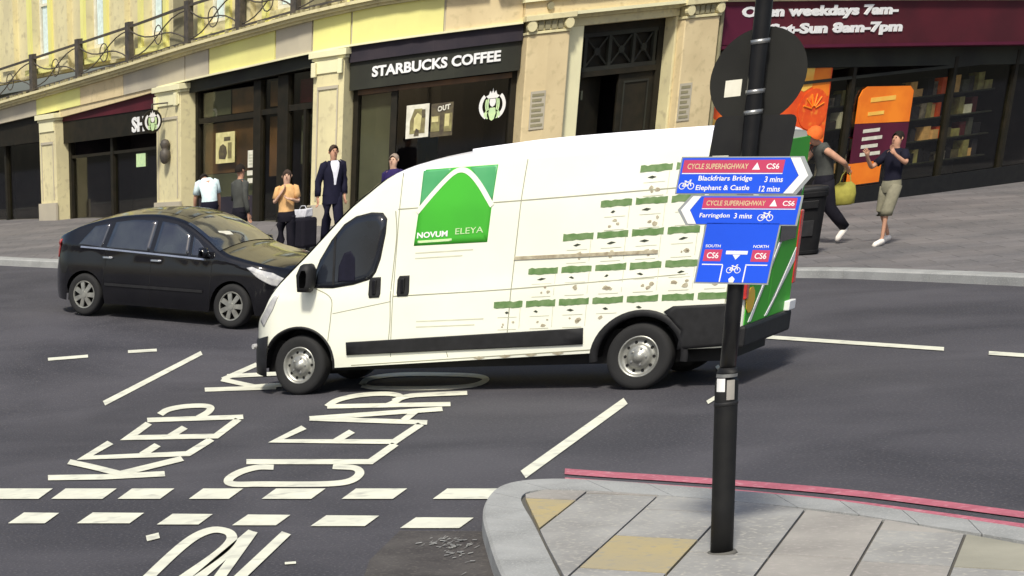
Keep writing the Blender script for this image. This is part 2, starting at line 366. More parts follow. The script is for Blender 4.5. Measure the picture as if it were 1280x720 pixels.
for x0, x1, y in [(14,70,647),(100,176,647),(200,262,648.5),(294,359,649.5),(392,470,650.5),(504,588,653)]:
    quad_mark([(x0-4,y+7),(x0+16,y-6.5),(x1+4,y-6),(x1-14,y+7)])
# scuffed, patched surface by the corner
mb = MB(); P0 = [gnd(x, y, .004) for x, y in [(500,663),(603,664),(618,690),(642,726),(660,760),(440,762),(462,700)]]
mb.add(P0, [tuple(range(7))]); mb.build('asphalt_patch', M['patch'], road)
mb = MB()
for i in range(70):
    x = random.gauss(558, 17); y = 672+abs(random.gauss(0, 17)); a = random.uniform(-.2, .9); l = random.uniform(3, 9)
    dx, dy = l*math.cos(a), -l*math.sin(a)*.6; w = random.uniform(.5, 1.3)
    mb.add([gnd(x, y+w, .014), gnd(x+dx, y+dy+w, .014), gnd(x+dx+1, y+dy, .014), gnd(x+1, y, .014)], [(0,1,2,3)])
o = mb.build('paint_scuffs', M['wornpaint'], road); o['kind'] = 'stuff'
# manhole by the patch and pair of red lines
for a, pen in [([(706,589),(760,593),(840,598),(940,605),(1040,613.5),(1125,623),(1300,646)], (7,3.6)), ([(706,599),(760,603),(840,608.5),(940,616),(1040,625.5),(1125,636),(1300,660)], (6,2.4))]:
    px_ribbon(a, 'red_line', 'redpaint', pen, .010)

# ------------------------------------------------------------------ near pavement: kerb stones and slabs
KT = .13
out_px = [(660,792),(640,742),(622,705),(611,672),(604,646),(606,628),(616,613),(634,603.5),(660,599),(700,597.5),(760,600),(840,606),(940,614),(1040,624),(1125,636),(1300,662),(1480,694)]
in_px = [(732,792),(712,742),(697,712),(683,684),(667,652),(656,634),(652,624),(655,618),(664,614),(682,612),(715,612.5),(770,615),(850,621),(945,629),(1040,639),(1115,650),(1300,680),(1480,716)]
def resample(P, n):
    P = np.array([[p[0], p[1]] for p in P], float); d = np.r_[0, np.cumsum(np.linalg.norm(np.diff(P, axis=0), axis=1))]
    return [np.array([np.interp(t, d, P[:, 0]), np.interp(t, d, P[:, 1])]) for t in np.linspace(0, d[-1], n)]
OUT = [gnd(*p, KT) for p in out_px]; INN = [gnd(*p, KT) for p in in_px]
pav = None
OC = catmull([(p.x, p.y) for p in OUT], 6); IC = catmull([(p.x, p.y) for p in INN], 6)
OR = resample(OC, 121); IR = resample(IC, 121)
base_poly = [(p[0], p[1]) for p in IR]
far_pts = [(30, 3), (14, -6), (2, -4), (3.6, 5)]
mb = MB(); pp = base_poly+[(22, 0), (10, -6), (3.5, -3)]
mb.add([(p[0], p[1], KT-.022) for p in pp], [tuple(range(len(pp)))])
pav = mb.build('pavement', M['joint']); tag(pav, 'paved corner in the foreground around the sign pole', kind='structure')
st = 6
for i in range(0, 120, st):
    rows = []
    for k in range(st+1):
        a = OR[i+k]; b = IR[i+k]; f0 = .0
        t = (k/st)
        rows.append((a, b))
    a0, b0 = rows[0]; a1, b1 = rows[-1]
    L = []
    for k, (a, b) in enumerate(rows):
        sh = .004 if k == 0 else (-.004 if k == st else 0)
        d = (rows[-1][0]-rows[0][0]); d = d/np.linalg.norm(d)*sh; a = a+d; b = b+d; ab = (b-a)
        L.append([(a[0], a[1], -.05), (a[0], a[1], KT-.02), (a[0]+ab[0]*.05, a[1]+ab[1]*.05, KT), (b[0]-ab[0]*.02, b[1]-ab[1]*.02, KT), (b[0]-ab[0]*.02, b[1]-ab[1]*.02, -.05)])
    mb = MB(); mb.grid(L, True); mb.add(L[0], [(0,1,2,3,4)]); mb.add(L[-1], [(4,3,2,1,0)])
    mb.build('kerb_stone', M['kerb'], pav)
def clip(poly, a, b):
    out = []; n = len(poly); e = b-a
    def side(p): return e[0]*(p[1]-a[1])-e[1]*(p[0]-a[0])
    for i in range(n):
        p, q = poly[i], poly[(i+1) % n]; sp, sq = side(p), side(q)
        if sp <= 0: out.append(p)
        if sp*sq < 0: out.append(p+(q-p)*(sp/(sp-sq)))
    return out
hullpx = [in_px[i] for i in (0, 3, 5, 7, 9, 11, 13, 15, 17)]
HULL = [np.array(gnd(*p, KT)[:2]) for p in hullpx]
def g2(x, y): return np.array(gnd(x, y, KT)[:2])
cols = [(g2(735,612), g2(668,668)), (g2(800,632), g2(735,708)), (g2(884,655), g2(840,720)), (g2(993,655), g2(945,718)), (g2(1113,641), g2(1060,720))]
e1 = cols[3][1]-cols[3][0]; e1 /= np.linalg.norm(e1)                         # along the joints, towards the viewer
e2 = g2(1070,703)-g2(970,690); e2 -= e1*(e2@e1)*.6; e2 /= np.linalg.norm(e2)
org = cols[2][0]
def xo(p): A = np.array([e1, e2]).T; return np.linalg.solve(A, p-org)
bx = [xo((a+b)/2)[1] for a, b in cols]; w_ = bx[3]-bx[2]
edges = [bx[0]-2*w_, bx[0]-w_]+bx+[bx[-1]+w_*(k+1) for k in range(8)]
mats = ['slab_grey','slab_grey','slab_pink','slab_green','slab_grey','slab_pink','slab_grey']
cross = {1: [g2(660,641)], 2: [g2(740,617), g2(690,681)], 3: [g2(820,672), g2(790,714)], 4: [g2(955,628), g2(862,690)], 5: [g2(1090,640), g2(1018,696)], 0: [g2(672,640)]}
buff = [(690,628),(672,647),(792,693)]
BB = [g2(*p) for p in buff]
for ci in range(len(edges)-1):
    u0, u1 = edges[ci], edges[ci+1]
    xo_c = sorted([xo(p)[0] for p in cross.get(ci, [org+e1*random.uniform(0, 1)])])
    d = 1.05 if ci > 1 else .7
    lst = xo_c[:]; x = lst[0]
    while x > -6: x -= d*random.uniform(.85, 1.15); lst.append(x)
    x = max(lst)
    while x < 9: x += d*random.uniform(.85, 1.2); lst.append(x)
    lst.sort()
    for a, b in zip(lst[:-1], lst[1:]):
        g = .009; q = [org+e1*(a+g)+e2*(u0+g), org+e1*(b-g)+e2*(u0+g), org+e1*(b-g)+e2*(u1-g), org+e1*(a+g)+e2*(u1-g)]
        for h0, h1 in zip(HULL[:-1], HULL[1:]):
            n_ = np.array([-(h1-h0)[1], (h1-h0)[0]]); n_ = n_/np.linalg.norm(n_)*-.012
            if len(q) > 2: q = clip(q, h0+n_, h1+n_)
        if len(q) < 3: continue
        ar = .5*abs(sum(q[i][0]*q[(i+1) % len(q)][1]-q[(i+1) % len(q)][0]*q[i][1] for i in range(len(q))))
        if ar < .01: continue
        c = sum(q)/len(q); mt = random.choice(mats)
        for B in BB:
            if a < xo(B)[0] < b and u0 < xo(B)[1] < u1: mt = 'slab_buff'
        dz = random.uniform(-.002, .003); mb = MB()
        mb.prism([(p[0], p[1], 0) for p in q], [(p[0], p[1], KT+dz) for p in q]); mb.build('paving_slab', M[mt], pav)

# ------------------------------------------------------------------ far pavement
KC = catmull([(19.2,8),(18.9,14),(18.75,20),(18.7,24),(18.6,27),(18.4,30),(18.05,32.4),(16.9,34.6),(14.8,36.2),(12,37.0),(9,38.6),(6.4,42.5),(4.4,49),(3,58),(1.5,70)], 10)
KR = resample([(p[0], p[1]) for p in KC], 141)
rows = []
for i, k in enumerate(KR):
    t = i/140
    if t < .30: e = np.array([46, 8+t/.30*38])
    elif t < .36:
        u = (t-.30)/.06; pa = np.array([46., 46.]); pb = np.array(W(34, 0, -.6)[:2]); e = pa*(1-u)+pb*u
    else:
        s = 34-(t-.36)/.64*(34+12); e = np.array(W(s, 0, -.6)[:2])
    rows.append([(k[0]*(1-f)+e[0]*f, k[1]*(1-f)+e[1]*f, hgt(k[0]*(1-f)+e[0]*f, k[1]*(1-f)+e[1]*f)+.12) for f in np.linspace(.012, 1, 16)])
mb = MB(); mb.grid(rows)
fpav = mb.build('pavement', M['pavement'], smooth=True); tag(fpav, 'far pavement in front of the shops', kind='structure')
for i in range(0, 140, 2):
    L = []
    for k in (0, 1, 2):
        p = KR[min(i+k, 140)]; q = KR[min(i+k+1, 140)] if i+k < 140 else p+(p-KR[139]); t = q-p; t = t/np.linalg.norm(t); n_ = np.array([t[1], -t[0]])
        if n_ @ (np.array(rows[min(i+k, 140)][5][:2])-p) < 0: n_ = -n_
        sh = t*(.004 if k == 0 else (-.004 if k == 2 else 0)); p = p+sh; z = hgt(*p); b = p+n_*.30
        L.append([(p[0], p[1], z-.1), (p[0], p[1], z+.11), (p[0]+n_[0]*.02, p[1]+n_[1]*.02, z+.13), (b[0], b[1], z+.13), (b[0], b[1], z-.1)])
    mb = MB(); mb.grid(L, True); mb.add(L[0], [(0,1,2,3,4)]); mb.add(L[-1], [(4,3,2,1,0)]); mb.build('kerb_stone', M['kerb'], fpav)

# ------------------------------------------------------------------ the corner building: stone front, coffee bays, doorway
def part(name, mt, parent, fn, **k):
    mb = MB(); fn(mb); return mb.build(name, M[mt], parent, **k)
p0 = W(14, wz(14))
bld = empty('stone_building', p0, 0, 'curved cream stone building with dark coffee shop bays and a balcony above', 'building')
def zo(s): return 4.28+.031*(s-8.8) if s < 14.3 else 4.45+.008*(s-14.3)
def zc(s): return 4.37+.047*s if s < 15 else 5.075+.006*(s-15)
def zb(s): return wz(s)-.25
# upper wall with window openings
UW = [(-9.6,-8.6),(-6.2,-5.2),(-2.8,-1.8),(.4,1.4),(3.3,4.3),(6.15,7.25),(9.15,10.1),(11.6,12.5),(14.3,15.2),(17.2,18.0),(19.7,20.6),(23.4,24.6),(26.4,27.6),(29.4,30.6),(33,34.2),(36.6,37.8)]
zw0, zw1 = 5.35, 7.9
def upper(mb):
    prev = -14
    for a, b in UW:
        wbox(mb, prev, a, 4.95, 13.5, -.75, -.28, 1.)
        wbox(mb, a, b, zw1, 9.3, -.75, -.28, .6); wbox(mb, a, b, 4.95, zw0, -.75, -.28, .6); wbox(mb, a, b, 11.6, 13.5, -.75, -.28, .6); prev = b
    wbox(mb, prev, 44, 4.95, 13.5, -.75, -.28, 1.)
part('upper_wall', 'stone', bld, upper)
part('parapet', 'stone', bld, lambda mb: wbox(mb, -14, 44, 13.5, 14.3, -.8, .1, 1.))
for a, b in UW:
    for z0, z1 in ((zw0, zw1), (9.3, 11.6)):
        fr = part('window', 'paper', bld, lambda mb: [wbox(mb, a+.002, b-.002, z0, z0+.09, -.62, -.5), wbox(mb, a+.002, b-.002, z1-.09, z1, -.62, -.5), wbox(mb, a+.002, a+.08, z0+.09, z1-.09, -.62, -.5),
            wbox(mb, b-.08, b-.002, z0+.09, z1-.09, -.62, -.5), wbox(mb, (a+b)/2-.03, (a+b)/2+.03, z0+.09, z1-.09, -.6, -.51), wbox(mb, a+.08, b-.08, (z0+z1)/2-.03, (z0+z1)/2+.03, -.598, -.512)])
        part('pane', 'carglass', fr, lambda mb: wbox(mb, a+.08, b-.08, z0+.09, z1-.09, -.58, -.56))
        part('curtain', 'shirt_cyan', fr, lambda mb: wbox(mb, a+.10, a+.38, z0+.1, z1-.1, -.555, -.548))
    part('window_surround', 'stone_sun_yellow', bld, lambda mb: [wbox(mb, a-.16, a-.002, zw0-.2, zw1+.18, -.279, -.2), wbox(mb, b+.002, b+.16, zw0-.2, zw1+.18, -.279, -.2), wbox(mb, a-.002, b+.002, zw1+.002, zw1+.18, -.279, -.2), wbox(mb, a-.2, b+.2, zw0-.33, zw0-.202, -.279, -.12)])
# relief piers between the upper windows
for s in (-4.3, -.7, 2.3, 5.2, 8.2, 10.85, 13.4, 16.2, 22.1, 25.5, 28.5, 31.8):
    part('upper_pier', 'stone_dark' if s in (8.2, 13.4) else 'stone', bld, lambda mb: [wbox(mb, s-.26, s+.26, 5.0, 8.6, -.279, -.14), wbox(mb, s-.32, s+.32, 5.0, 5.22, -.139, -.08)])
# fascia: blocks under the cornice, yellow ones carry sun patches in their colour
part('fascia_core', 'stone_grey', bld, lambda mb: wbox(mb, -14, 17.8, zo, zc, -.75, -.03))
blk = [(-14,-11,'stone'),(-11,-8,'stone_grey'),(-8,-5,'stone_sun_yellow'),(-5,-2,'stone'),(-2,1,'stone_grey'),(1,3.4,'stone_sun_yellow'),(3.4,5.6,'stone_peach'),(5.6,8.75,'stone_grey'),(8.78,9.75,'stone_grey'),(9.78,12.2,'stone_sun_yellow'),(12.23,13.4,'stone_grey'),(13.43,14.36,'stone_sun_yellow'),(14.39,16.25,'stone_sun_yellow'),(16.28,17.8,'stone_peach')]
for a, b, m_ in blk: part('sun_toned_block', m_, bld, lambda mb: wbox(mb, a+.008, b-.008, lambda s: zo(s)+.004, lambda s: zc(s)-.004, -.029, .0))
part('fascia_bead', 'stone_pale', bld, lambda mb: wbox(mb, 7.4, 17.8, lambda s: zo(s)-.035, lambda s: zo(s)+.002, -.028, .05))
def corn(mb):
    for a, b, o in ((0, .05, .08), (.052, .11, .17), (.112, .17, .26)):
        wbox(mb, -14, 20.0 if a == 0 else 17.0, lambda s: zc(s)+a, lambda s: zc(s)+b, -.27, o)
part('cornice', 'stone', bld, corn)
rng = random.Random(3)
def spikes(mb):
    s = -3
    while s < 17:
        if rng.random() < .75: z = zc(s)+.172; h_ = rng.uniform(.02, .07); wbox(mb, s, s+.06, z, z+h_, .13, .20)
        s += .13
part('bird_spikes', 'stone_dark', bld, spikes)['kind'] = 'stuff'
# pilasters of the coffee shop
def pilaster(s0, s1, top=None):
    t = top or zo((s0+s1)/2)-.04; m_ = (s0+s1)/2
    o = part('pilaster', 'stone', bld, lambda mb: [wbox(mb, s0, s1, zb(m_), t-.18, -.5, .10)], bevel=.01)
    part('capital', 'stone_pale', o, lambda mb: [wbox(mb, s0-.03, s1+.03, t-.178, t-.12, -.4, .13), wbox(mb, s0-.07, s1+.07, t-.118, t+.0, -.4, .19), wbox(mb, s0+.05, s1-.05, t-.42, t-.18, .101, .13)], bevel=.008)
    part('panel_moulding', 'stone_grey', o, lambda mb: [wbox(mb, s0+.12, s1-.12, t-.72, t-.66, .101, .125), wbox(mb, s0+.12, s0+.15, wz(m_)+.5, t-.722, .101, .118), wbox(mb, s1-.15, s1-.12, wz(m_)+.5, t-.722, .101, .118)])
    part('plinth', 'stone_grey', o, lambda mb: [wbox(mb, s0-.04, s1+.04, zb(m_), wz(m_)+.42, .101, .16)])
    return o
for a, b in ((-10.6,-9.7),(-5.2,-4.3),(1.3,2.2),(7.5,8.74),(13.56,14.30)): pilaster(a, b)
for s in (13.62, 14.24, 7.6, 8.62):
    part('bracket', 'stone_pale', bld, lambda mb: wbox(mb, s-.05, s+.05, zo(s)-.5, zo(s)-.23, .131, .2), bevel=.01)
# --- bay helper: reveal, frame, panes, room behind
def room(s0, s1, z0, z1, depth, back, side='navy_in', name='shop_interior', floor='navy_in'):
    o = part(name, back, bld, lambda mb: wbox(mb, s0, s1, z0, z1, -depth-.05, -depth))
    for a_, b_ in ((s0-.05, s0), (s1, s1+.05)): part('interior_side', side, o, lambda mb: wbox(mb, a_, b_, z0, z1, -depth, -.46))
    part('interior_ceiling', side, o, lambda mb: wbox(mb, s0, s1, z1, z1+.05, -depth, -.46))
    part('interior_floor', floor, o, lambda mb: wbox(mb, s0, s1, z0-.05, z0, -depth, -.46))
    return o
def bars(name, lst, mt='frame_dark', o0=-.42, o1=-.28):
    for a, b, c, d in lst: part(name, mt, bld, lambda mb: wbox(mb, a, b, c, d, o0, o1), bevel=.004)
# bay 1 : s 8.78 .. 13.52
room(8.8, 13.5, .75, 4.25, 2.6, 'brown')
part('awning_box', 'frame_olive', bld, lambda mb: wbox(mb, 8.76, 13.54, lambda s: zo(s)-.28, lambda s: zo(s)-.04, -.5, -.12))
bars('window_frame', [(8.76,8.86,.7,4.0),(13.40,13.54,.7,4.14),(11.08,11.34,.7,4.05),(11.95,12.32,.7,4.08),(12.88,12.96,.7,3.36)])
bars('transom', [(8.862,11.078,3.33,3.44),(11.342,11.948,3.35,3.46),(12.322,13.398,3.36,3.48)], o0=-.415, o1=-.30)
bars('stallriser', [(8.862,11.078,.7,1.75)], mt='navy_in', o0=-.41, o1=-.31)
for a, b, c, d in [(8.862,11.078,1.752,3.328),(8.862,11.078,3.442,3.96),(11.342,11.948,.75,3.348),(11.342,11.948,3.462,4.04),(12.322,12.878,.75,3.358),(12.962,13.398,.75,3.358),(12.322,13.398,3.482,4.08)]:
    part('window_pane', 'glass', bld, lambda mb: wbox(mb, a, b, c, d, -.37, -.36))
def leaf_panel(nm, mt, a, b, c, d, o): return part(nm, mt, bld, lambda mb: wbox(mb, a, b, c, d, o-.02, o))
leaf_panel('menu_board', 'brown', 8.95, 11.0, 2.25, 3.3, -.44); leaf_panel('menu_board', 'olive_in', 8.95, 11.0, 1.75, 2.24, -.45)
leaf_panel('blind', 'olive_in', 8.9, 10.0, 3.46, 3.95, -.44); leaf_panel('blind', 'brown', 10.05, 11.0, 3.46, 3.95, -.45)
leaf_panel('hanging_panel', 'brown', 11.4, 11.9, 2.1, 3.3, -.5); leaf_panel('hanging_panel', 'brown', 11.4, 11.9, 3.5, 4.0, -.5); leaf_panel('hanging_panel', 'olive_in', 12.4, 13.3, 2.3, 3.25, -.6); leaf_panel('hanging_panel', 'maroon', 12.4, 13.3, 3.5, 3.95, -.55)
def poster(s0, s1, z0, z1, o=-.35, mt='cream', name='poster'):
    return part(name, mt, bld, lambda mb: wbox(mb, s0, s1, z0, z1, o, o+.012))
q = poster(9.56, 10.31, 2.46, 3.1)
part('poster_print', 'poster_dark', q, lambda mb: wpoly(mb, [(9.7,2.56),(9.95,2.54),(10.02,2.66),(9.98,2.8),(9.86,2.86),(9.74,2.82),(9.68,2.7)], -.337, -.333))
part('poster_print', 'poster_dark', q, lambda mb: wbox(mb, 9.9, 10.15, 2.92, 3.0, -.337, -.333))
part('poster_print', 'poster_olive', q, lambda mb: wbox(mb, 10.05, 10.2, 2.55, 2.88, -.337, -.334))
q = poster(10.82, 11.04, 2.32, 2.67, mt='paper', name='notice'); part('notice_print', 'faint_print', q, lambda mb: [wbox(mb, 10.86, 11.0, 2.38+k*.06, 2.41+k*.06, -.337, -.334) for k in range(4)])
poster(10.8, 11.0, 2.16, 2.26, mt='paper', name='notice'); poster(10.82, 11.02, 2.0, 2.1, mt='paper', name='notice')
# bay 2 : s 14.33 .. 17.83
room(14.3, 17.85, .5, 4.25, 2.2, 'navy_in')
part('sign_board', 'frame_olive', bld, lambda mb: wbox(mb, 14.32, 17.84, lambda s: 3.60+.005*(s-14), lambda s: zo(s)-.04, -.45, -.10))
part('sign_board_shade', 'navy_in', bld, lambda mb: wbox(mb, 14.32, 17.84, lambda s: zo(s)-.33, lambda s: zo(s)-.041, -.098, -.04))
def ftx(x, y, d): return W(14.83+x, 3.80+.008*x+y, -.098+d*.05)
for o in fit_text('STARBUCKS COFFEE', 2.6, .20, ftx, 'sign_letter', M['white'], bld, bold=.035, split=True): pass
bars('window_frame', [(14.32,14.44,.4,3.6),(17.74,17.86,.4,3.62),(15.2,15.34,.4,3.5)])
bars('transom', [(14.442,17.738,3.5,3.598)], o0=-.43, o1=-.24, mt='brown')
bars('stallriser', [(14.442,15.198,.4,1.4),(15.342,17.738,.4,1.4)], mt='navy_in', o0=-.41, o1=-.31)
for a, b, mt_ in [(14.442,15.198,'glass'),(15.342,17.738,'glass')]: part('window_pane', mt_, bld, lambda mb: wbox(mb, a, b, 1.402, 3.498, -.37, -.36))
leaf_panel('blind', 'olive_in', 14.45, 15.19, 1.42, 3.48, -.42)
q = poster(15.55, 16.06, 2.58, 3.2, mt='paper')
part('poster_print', 'poster_olive', q, lambda mb: [wpoly(mb, [(15.64,2.66),(15.97,2.66),(15.99,3.0),(15.9,3.12),(15.72,3.12),(15.64,2.9)], -.337, -.333)])
part('poster_print', 'cream', q, lambda mb: [wpoly(mb, [(15.72,2.72),(15.88,2.72),(15.9,2.98),(15.8,3.05),(15.72,2.95)], -.332, -.330)])
part('poster_print', 'poster_dark', q, lambda mb: wpoly(mb, [(15.74,2.62),(15.84,2.62),(15.84,2.72),(15.78,2.76)], -.329, -.327))
part('poster_print', 'poster_dark', q, lambda mb: wbox(mb, 15.9, 15.97, 2.95, 3.1, -.329, -.327))
q = poster(16.10, 16.58, 2.56, 3.18, mt='poster_dark')
for a_, b_, c_, d_ in ((16.12,16.3,2.66,2.95),(16.4,16.56,2.64,2.98)): part('poster_print', 'poster_olive', q, lambda mb: wbox(mb, a_, b_, c_, d_, -.337, -.333))
for a_, b_, c_, d_ in ((16.13,16.27,2.84,2.94),(16.41,16.5,2.74,2.97)): part('poster_print', 'cream', q, lambda mb: wbox(mb, a_, b_, c_, d_, -.332, -.330))
for o in fit_text('OUT', .27, .1, lambda x, y, d: W(16.24+x, 3.02+y+.12*x, -.33+d*.006), 'poster_lettering', M['paper'], q, bold=.04): pass
def emblem(f, r, parent, white='white', green='emblem'):
    """round coffee emblem: broken pale ring, crowned figure with wavy tails"""
    mb = MB()
    for a0, a1 in ((-60, 48), (132, 240)):
        L = []
        for k in range(11):
            a = rad(a0+(a1-a0)*k/10); L.append([f(r*1.0*math.cos(a), r*1.0*math.sin(a), 0), f(r*.76*math.cos(a), r*.76*math.sin(a), 0), f(r*.76*math.cos(a), r*.76*math.sin(a), .006), f(r*math.cos(a), r*math.sin(a), .006)])
        mb.grid(L, True)
    mb.build('emblem_ring', M[white], parent)
    def pl(pts, z0=0, z1=.009): return MB().prism([f(x*r, y*r, z0) for x, y in pts], [f(x*r, y*r, z1) for x, y in pts])
    pl([(-.5,.62),(-.3,.72),(-.22,.98),(-.08,.8),(0,1.15),(.08,.8),(.22,.98),(.3,.72),(.5,.62),(.34,.48),(-.34,.48)]).build('emblem_crown', M[white], parent)
    pl([(-.2,.44),(.2,.44),(.24,.2),(.16,.0),(0,-.1),(-.16,.0),(-.24,.2)]).build('emblem_face', M[white], parent)
    pl([(-.2,-.14),(.2,-.14),(.28,-.5),(.16,-.9),(0,-1.0),(-.16,-.9),(-.28,-.5)]).build('emblem_body', M[green], parent)
    for k in (-1, 1):
      mb = MB()
      for (x0, y0), (x1, y1), (x2, y2), w_ in (((.30,.46),(.40,.1),(.30,-.28),.055), ((.44,.42),(.54,.06),(.42,-.34),.05), ((.40,-.42),(.52,-.62),(.34,-.86),.07), ((.34,-.3),(.62,-.42),(.56,-.72),.04)):
            L = []
            for t in np.linspace(0, 1, 7):
                x = (1-t)**2*x0+2*t*(1-t)*x1+t*t*x2; y = (1-t)**2*y0+2*t*(1-t)*y1+t*t*y2; L.append([f((x-w_)*k*r, y*r, .002), f((x+w_)*k*r, y*r, .002), f((x+w_)*k*r, y*r, .009), f((x-w_)*k*r, y*r, .009)])
            mb.grid(L, True)
      o_ = mb.build('emblem_waves', M[green], parent); o_['kind'] = 'stuff'
emblem(lambda x, y, d: W(17.40+x, 3.03+y, -.35+d), .28, bld)
leaf_panel('counter_light', 'purple', 15.5, 17.6, 1.5, 1.7, -.9)
# bay 0 : the corner bay, s 2.2 .. 7.5
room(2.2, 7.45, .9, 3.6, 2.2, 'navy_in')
part('sign_board', 'maroon', bld, lambda mb: wbox(mb, 2.2, 7.45, 3.80, lambda s: 4.08+.05*(s-5.8), -.45, -.12))
part('lintel', 'stone_peach', bld, lambda mb: wbox(mb, 2.2, 7.45, lambda s: 4.082+.05*(s-5.8), lambda s: zo(s)-.002, -.4, -.032))
part('sign_board', 'frame_dark', bld, lambda mb: wbox(mb, 2.2, 7.45, 3.28, 3.798, -.44, -.14))
for o in fit_text('SHOP', 1.42, .34, lambda x, y, d: W(5.78+x, 3.33+y, -.138+d*.04), 'sign_letter', M['white'], bld, bold=.03, split=True): pass
bars('window_frame', [(2.2,2.32,.7,3.28),(4.4,4.52,.7,3.28),(7.33,7.45,.7,3.28)])
bars('transom', [(2.322,4.398,2.9,2.97),(4.522,7.328,2.9,2.97)], o0=-.40, o1=-.3)
for a, b in ((2.322,4.398),(4.522,7.328)): part('window_pane', 'glass', bld, lambda mb: wbox(mb, a, b, .8, 2.898, -.37, -.36))
q = poster(5.6, 6.05, 2.55, 2.85, mt='emblem', name='notice')
# bays beyond on the left
for a, b in ((-4.3, 1.3), (-9.7, -5.2)):
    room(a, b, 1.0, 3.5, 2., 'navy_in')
    part('sign_board', 'frame_dark', bld, lambda mb: wbox(mb, a, b, 3.4, lambda s: zo(s)-.002, -.44, -.12))
    bars('window_frame', [(a,a+.12,.7,3.4),((a+b)/2-.06,(a+b)/2+.06,.7,3.4),(b-.12,b,.7,3.4)])
    for c, d in ((a+.122,(a+b)/2-.062),((a+b)/2+.062,b-.122)): part('window_pane', 'glass', bld, lambda mb: wbox(mb, c, d, .8, 3.39, -.37, -.36))
part('end_wall', 'stone', bld, lambda mb: wbox(mb, -14, -10.6, 0, lambda s: zo(s)-.002, -.75, -.02))
# --- doorway between the two shops
dw = [(17.86, 18.72), (21.36, 22.22)]
for k, (a, b) in enumerate(dw):
    o = part('pilaster', 'stone_peach', bld, lambda mb: [wbox(mb, a, b, zb(20), 4.22, -.5, .16)], bevel=.02)
    part('capital', 'stone', o, lambda mb: [wbox(mb, a-.02, b+.02, 4.222, 4.27, -.4, .19), wbox(mb, a-.07, b+.07, 4.46, 4.56, -.4, .26), wbox(mb, a+.05, b-.05, 4.272, 4.458, -.4, .15)], bevel=.008)
    for c in (a+.06, b-.06): part('volute', 'stone', o, lambda mb: mb.tube([W(c, 4.365, .151), W(c, 4.365, .24)], .095, 14))
    part('carved_leaf', 'stone_dark', o, lambda mb: [wbox(mb, a+.2+.13*j, a+.29+.13*j, 4.29, 4.44, .151, .19) for j in range(4)])
    pl_ = part('name_plaque', 'stone_grey', o, lambda mb: wbox(mb, (18.0 if k == 0 else 21.38), (18.3 if k == 0 else 21.68), 2.5-.15*k, 3.2-.15*k, .161, .175))
    part('plaque_lettering', 'stone_dark', pl_, lambda mb: [wbox(mb, (18.03 if k == 0 else 21.41), (18.27 if k == 0 else 21.64)-.05*(j % 2), 2.55-.15*k+.092*j, 2.60-.15*k+.092*j, .176, .18) for j in range(7)])
for a, b in ((18.722, 19.16), (21.30, 21.358)):
    part('door_surround', 'stone_pale' if a < 20 else 'stone', bld, lambda mb: [wbox(mb, a, b, zb(20), 4.298, -.36, -.04)], bevel=.01)
part('door_lintel', 'stone', bld, lambda mb: [wbox(mb, 18.722, 21.358, 4.30, 4.44, -.5, -.03), wbox(mb, 18.722, 21.358, 4.442, 4.50, -.5, .04)])
part('entablature', 'stone_peach', bld, lambda mb: [wbox(mb, 17.802, 22.3, 4.562, 4.80, -.75, .12)])
part('entablature_moulding', 'stone_pale', bld, lambda mb: [wbox(mb, 17.76, 22.34, 4.802, 4.86, -.75, .20), wbox(mb, 18.8, 21.3, 4.502, 4.56, -.7, .22)])
part('frieze', 'stone', bld, lambda mb: [wbox(mb, 17.802, 22.3, 4.862, 5.15, -.75, .08)])
part('door_cornice', 'stone', bld, lambda mb: [wbox(mb, 17.2, 22.4, 5.152, 5.3, -.75, .3)])
part('boss', 'stone_dark', bld, lambda mb: mb.tube([W(18.28, 4.70, .121), W(18.28, 4.70, .17)], .07, 10))
door = part('double_door', 'frame_dark', bld, lambda mb: [wbox(mb, 19.162, 21.298, zb(20), .42, -.45, -.35), wbox(mb, 19.162, 19.38, .42, 4.298, -.45, -.35), wbox(mb, 21.16, 21.298, .42, 4.298, -.45, -.35), wbox(mb, 19.38, 21.16, 4.16, 4.298, -.45, -.35),
    wbox(mb, 19.38, 21.16, 3.36, 3.46, -.45, -.33)])
part('fanlight_lattice', 'frame_olive', door, lambda mb: [wbox(mb, 19.382, 21.158, 4.08, 4.158, -.44, -.36), wbox(mb, 19.382, 21.158, 3.462, 3.54, -.44, -.36)]+[wbox(mb, s, s+.07, 3.542, 4.078, -.44, -.36) for s in (19.42, 19.98, 20.55, 21.06)])
def xs_(mb):
    for a, b in ((19.50, 19.97), (20.06, 20.54), (20.63, 21.05)):
        for p, q in (((a, 3.56), (b, 4.06)), ((a, 4.06), (b, 3.56))): mb.tube([W(p[0], p[1], -.40), W(q[0], q[1], -.40)], .022, 6)
        mb.tube([W((a+b)/2, 3.81, -.41), W((a+b)/2, 3.81, -.375)], .07, 12)
part('fanlight_crosses', 'frame_olive', door, xs_)
part('fanlight_back', 'frame_dark', door, lambda mb: wbox(mb, 19.382, 21.158, 3.462, 4.158, -.51, -.47))
part('door_leaf', 'frame_dark', door, lambda mb: [wbox(mb, 20.30, 21.158, .42, 3.358, -.45, -.39)], bevel=.005)
part('door_panel_moulding', 'frame_olive', door, lambda mb: [wbox(mb, 20.42, 21.04, 3.18, 3.22, -.388, -.37), wbox(mb, 20.42, 21.04, 2.1, 2.14, -.388, -.37), wbox(mb, 20.42, 20.45, 2.142, 3.178, -.388, -.37), wbox(mb, 21.01, 21.04, 2.142, 3.178, -.388, -.37)])
part('door_leaf', 'frame_dark', door, lambda mb: mb.hexa([W(19.40,.42,-.45), W(19.46,.42,-.45), W(20.16,.42,-.80), W(20.10,.42,-.82), W(19.40,3.35,-.45), W(19.46,3.35,-.45), W(20.16,3.35,-.80), W(20.10,3.35,-.82)]))
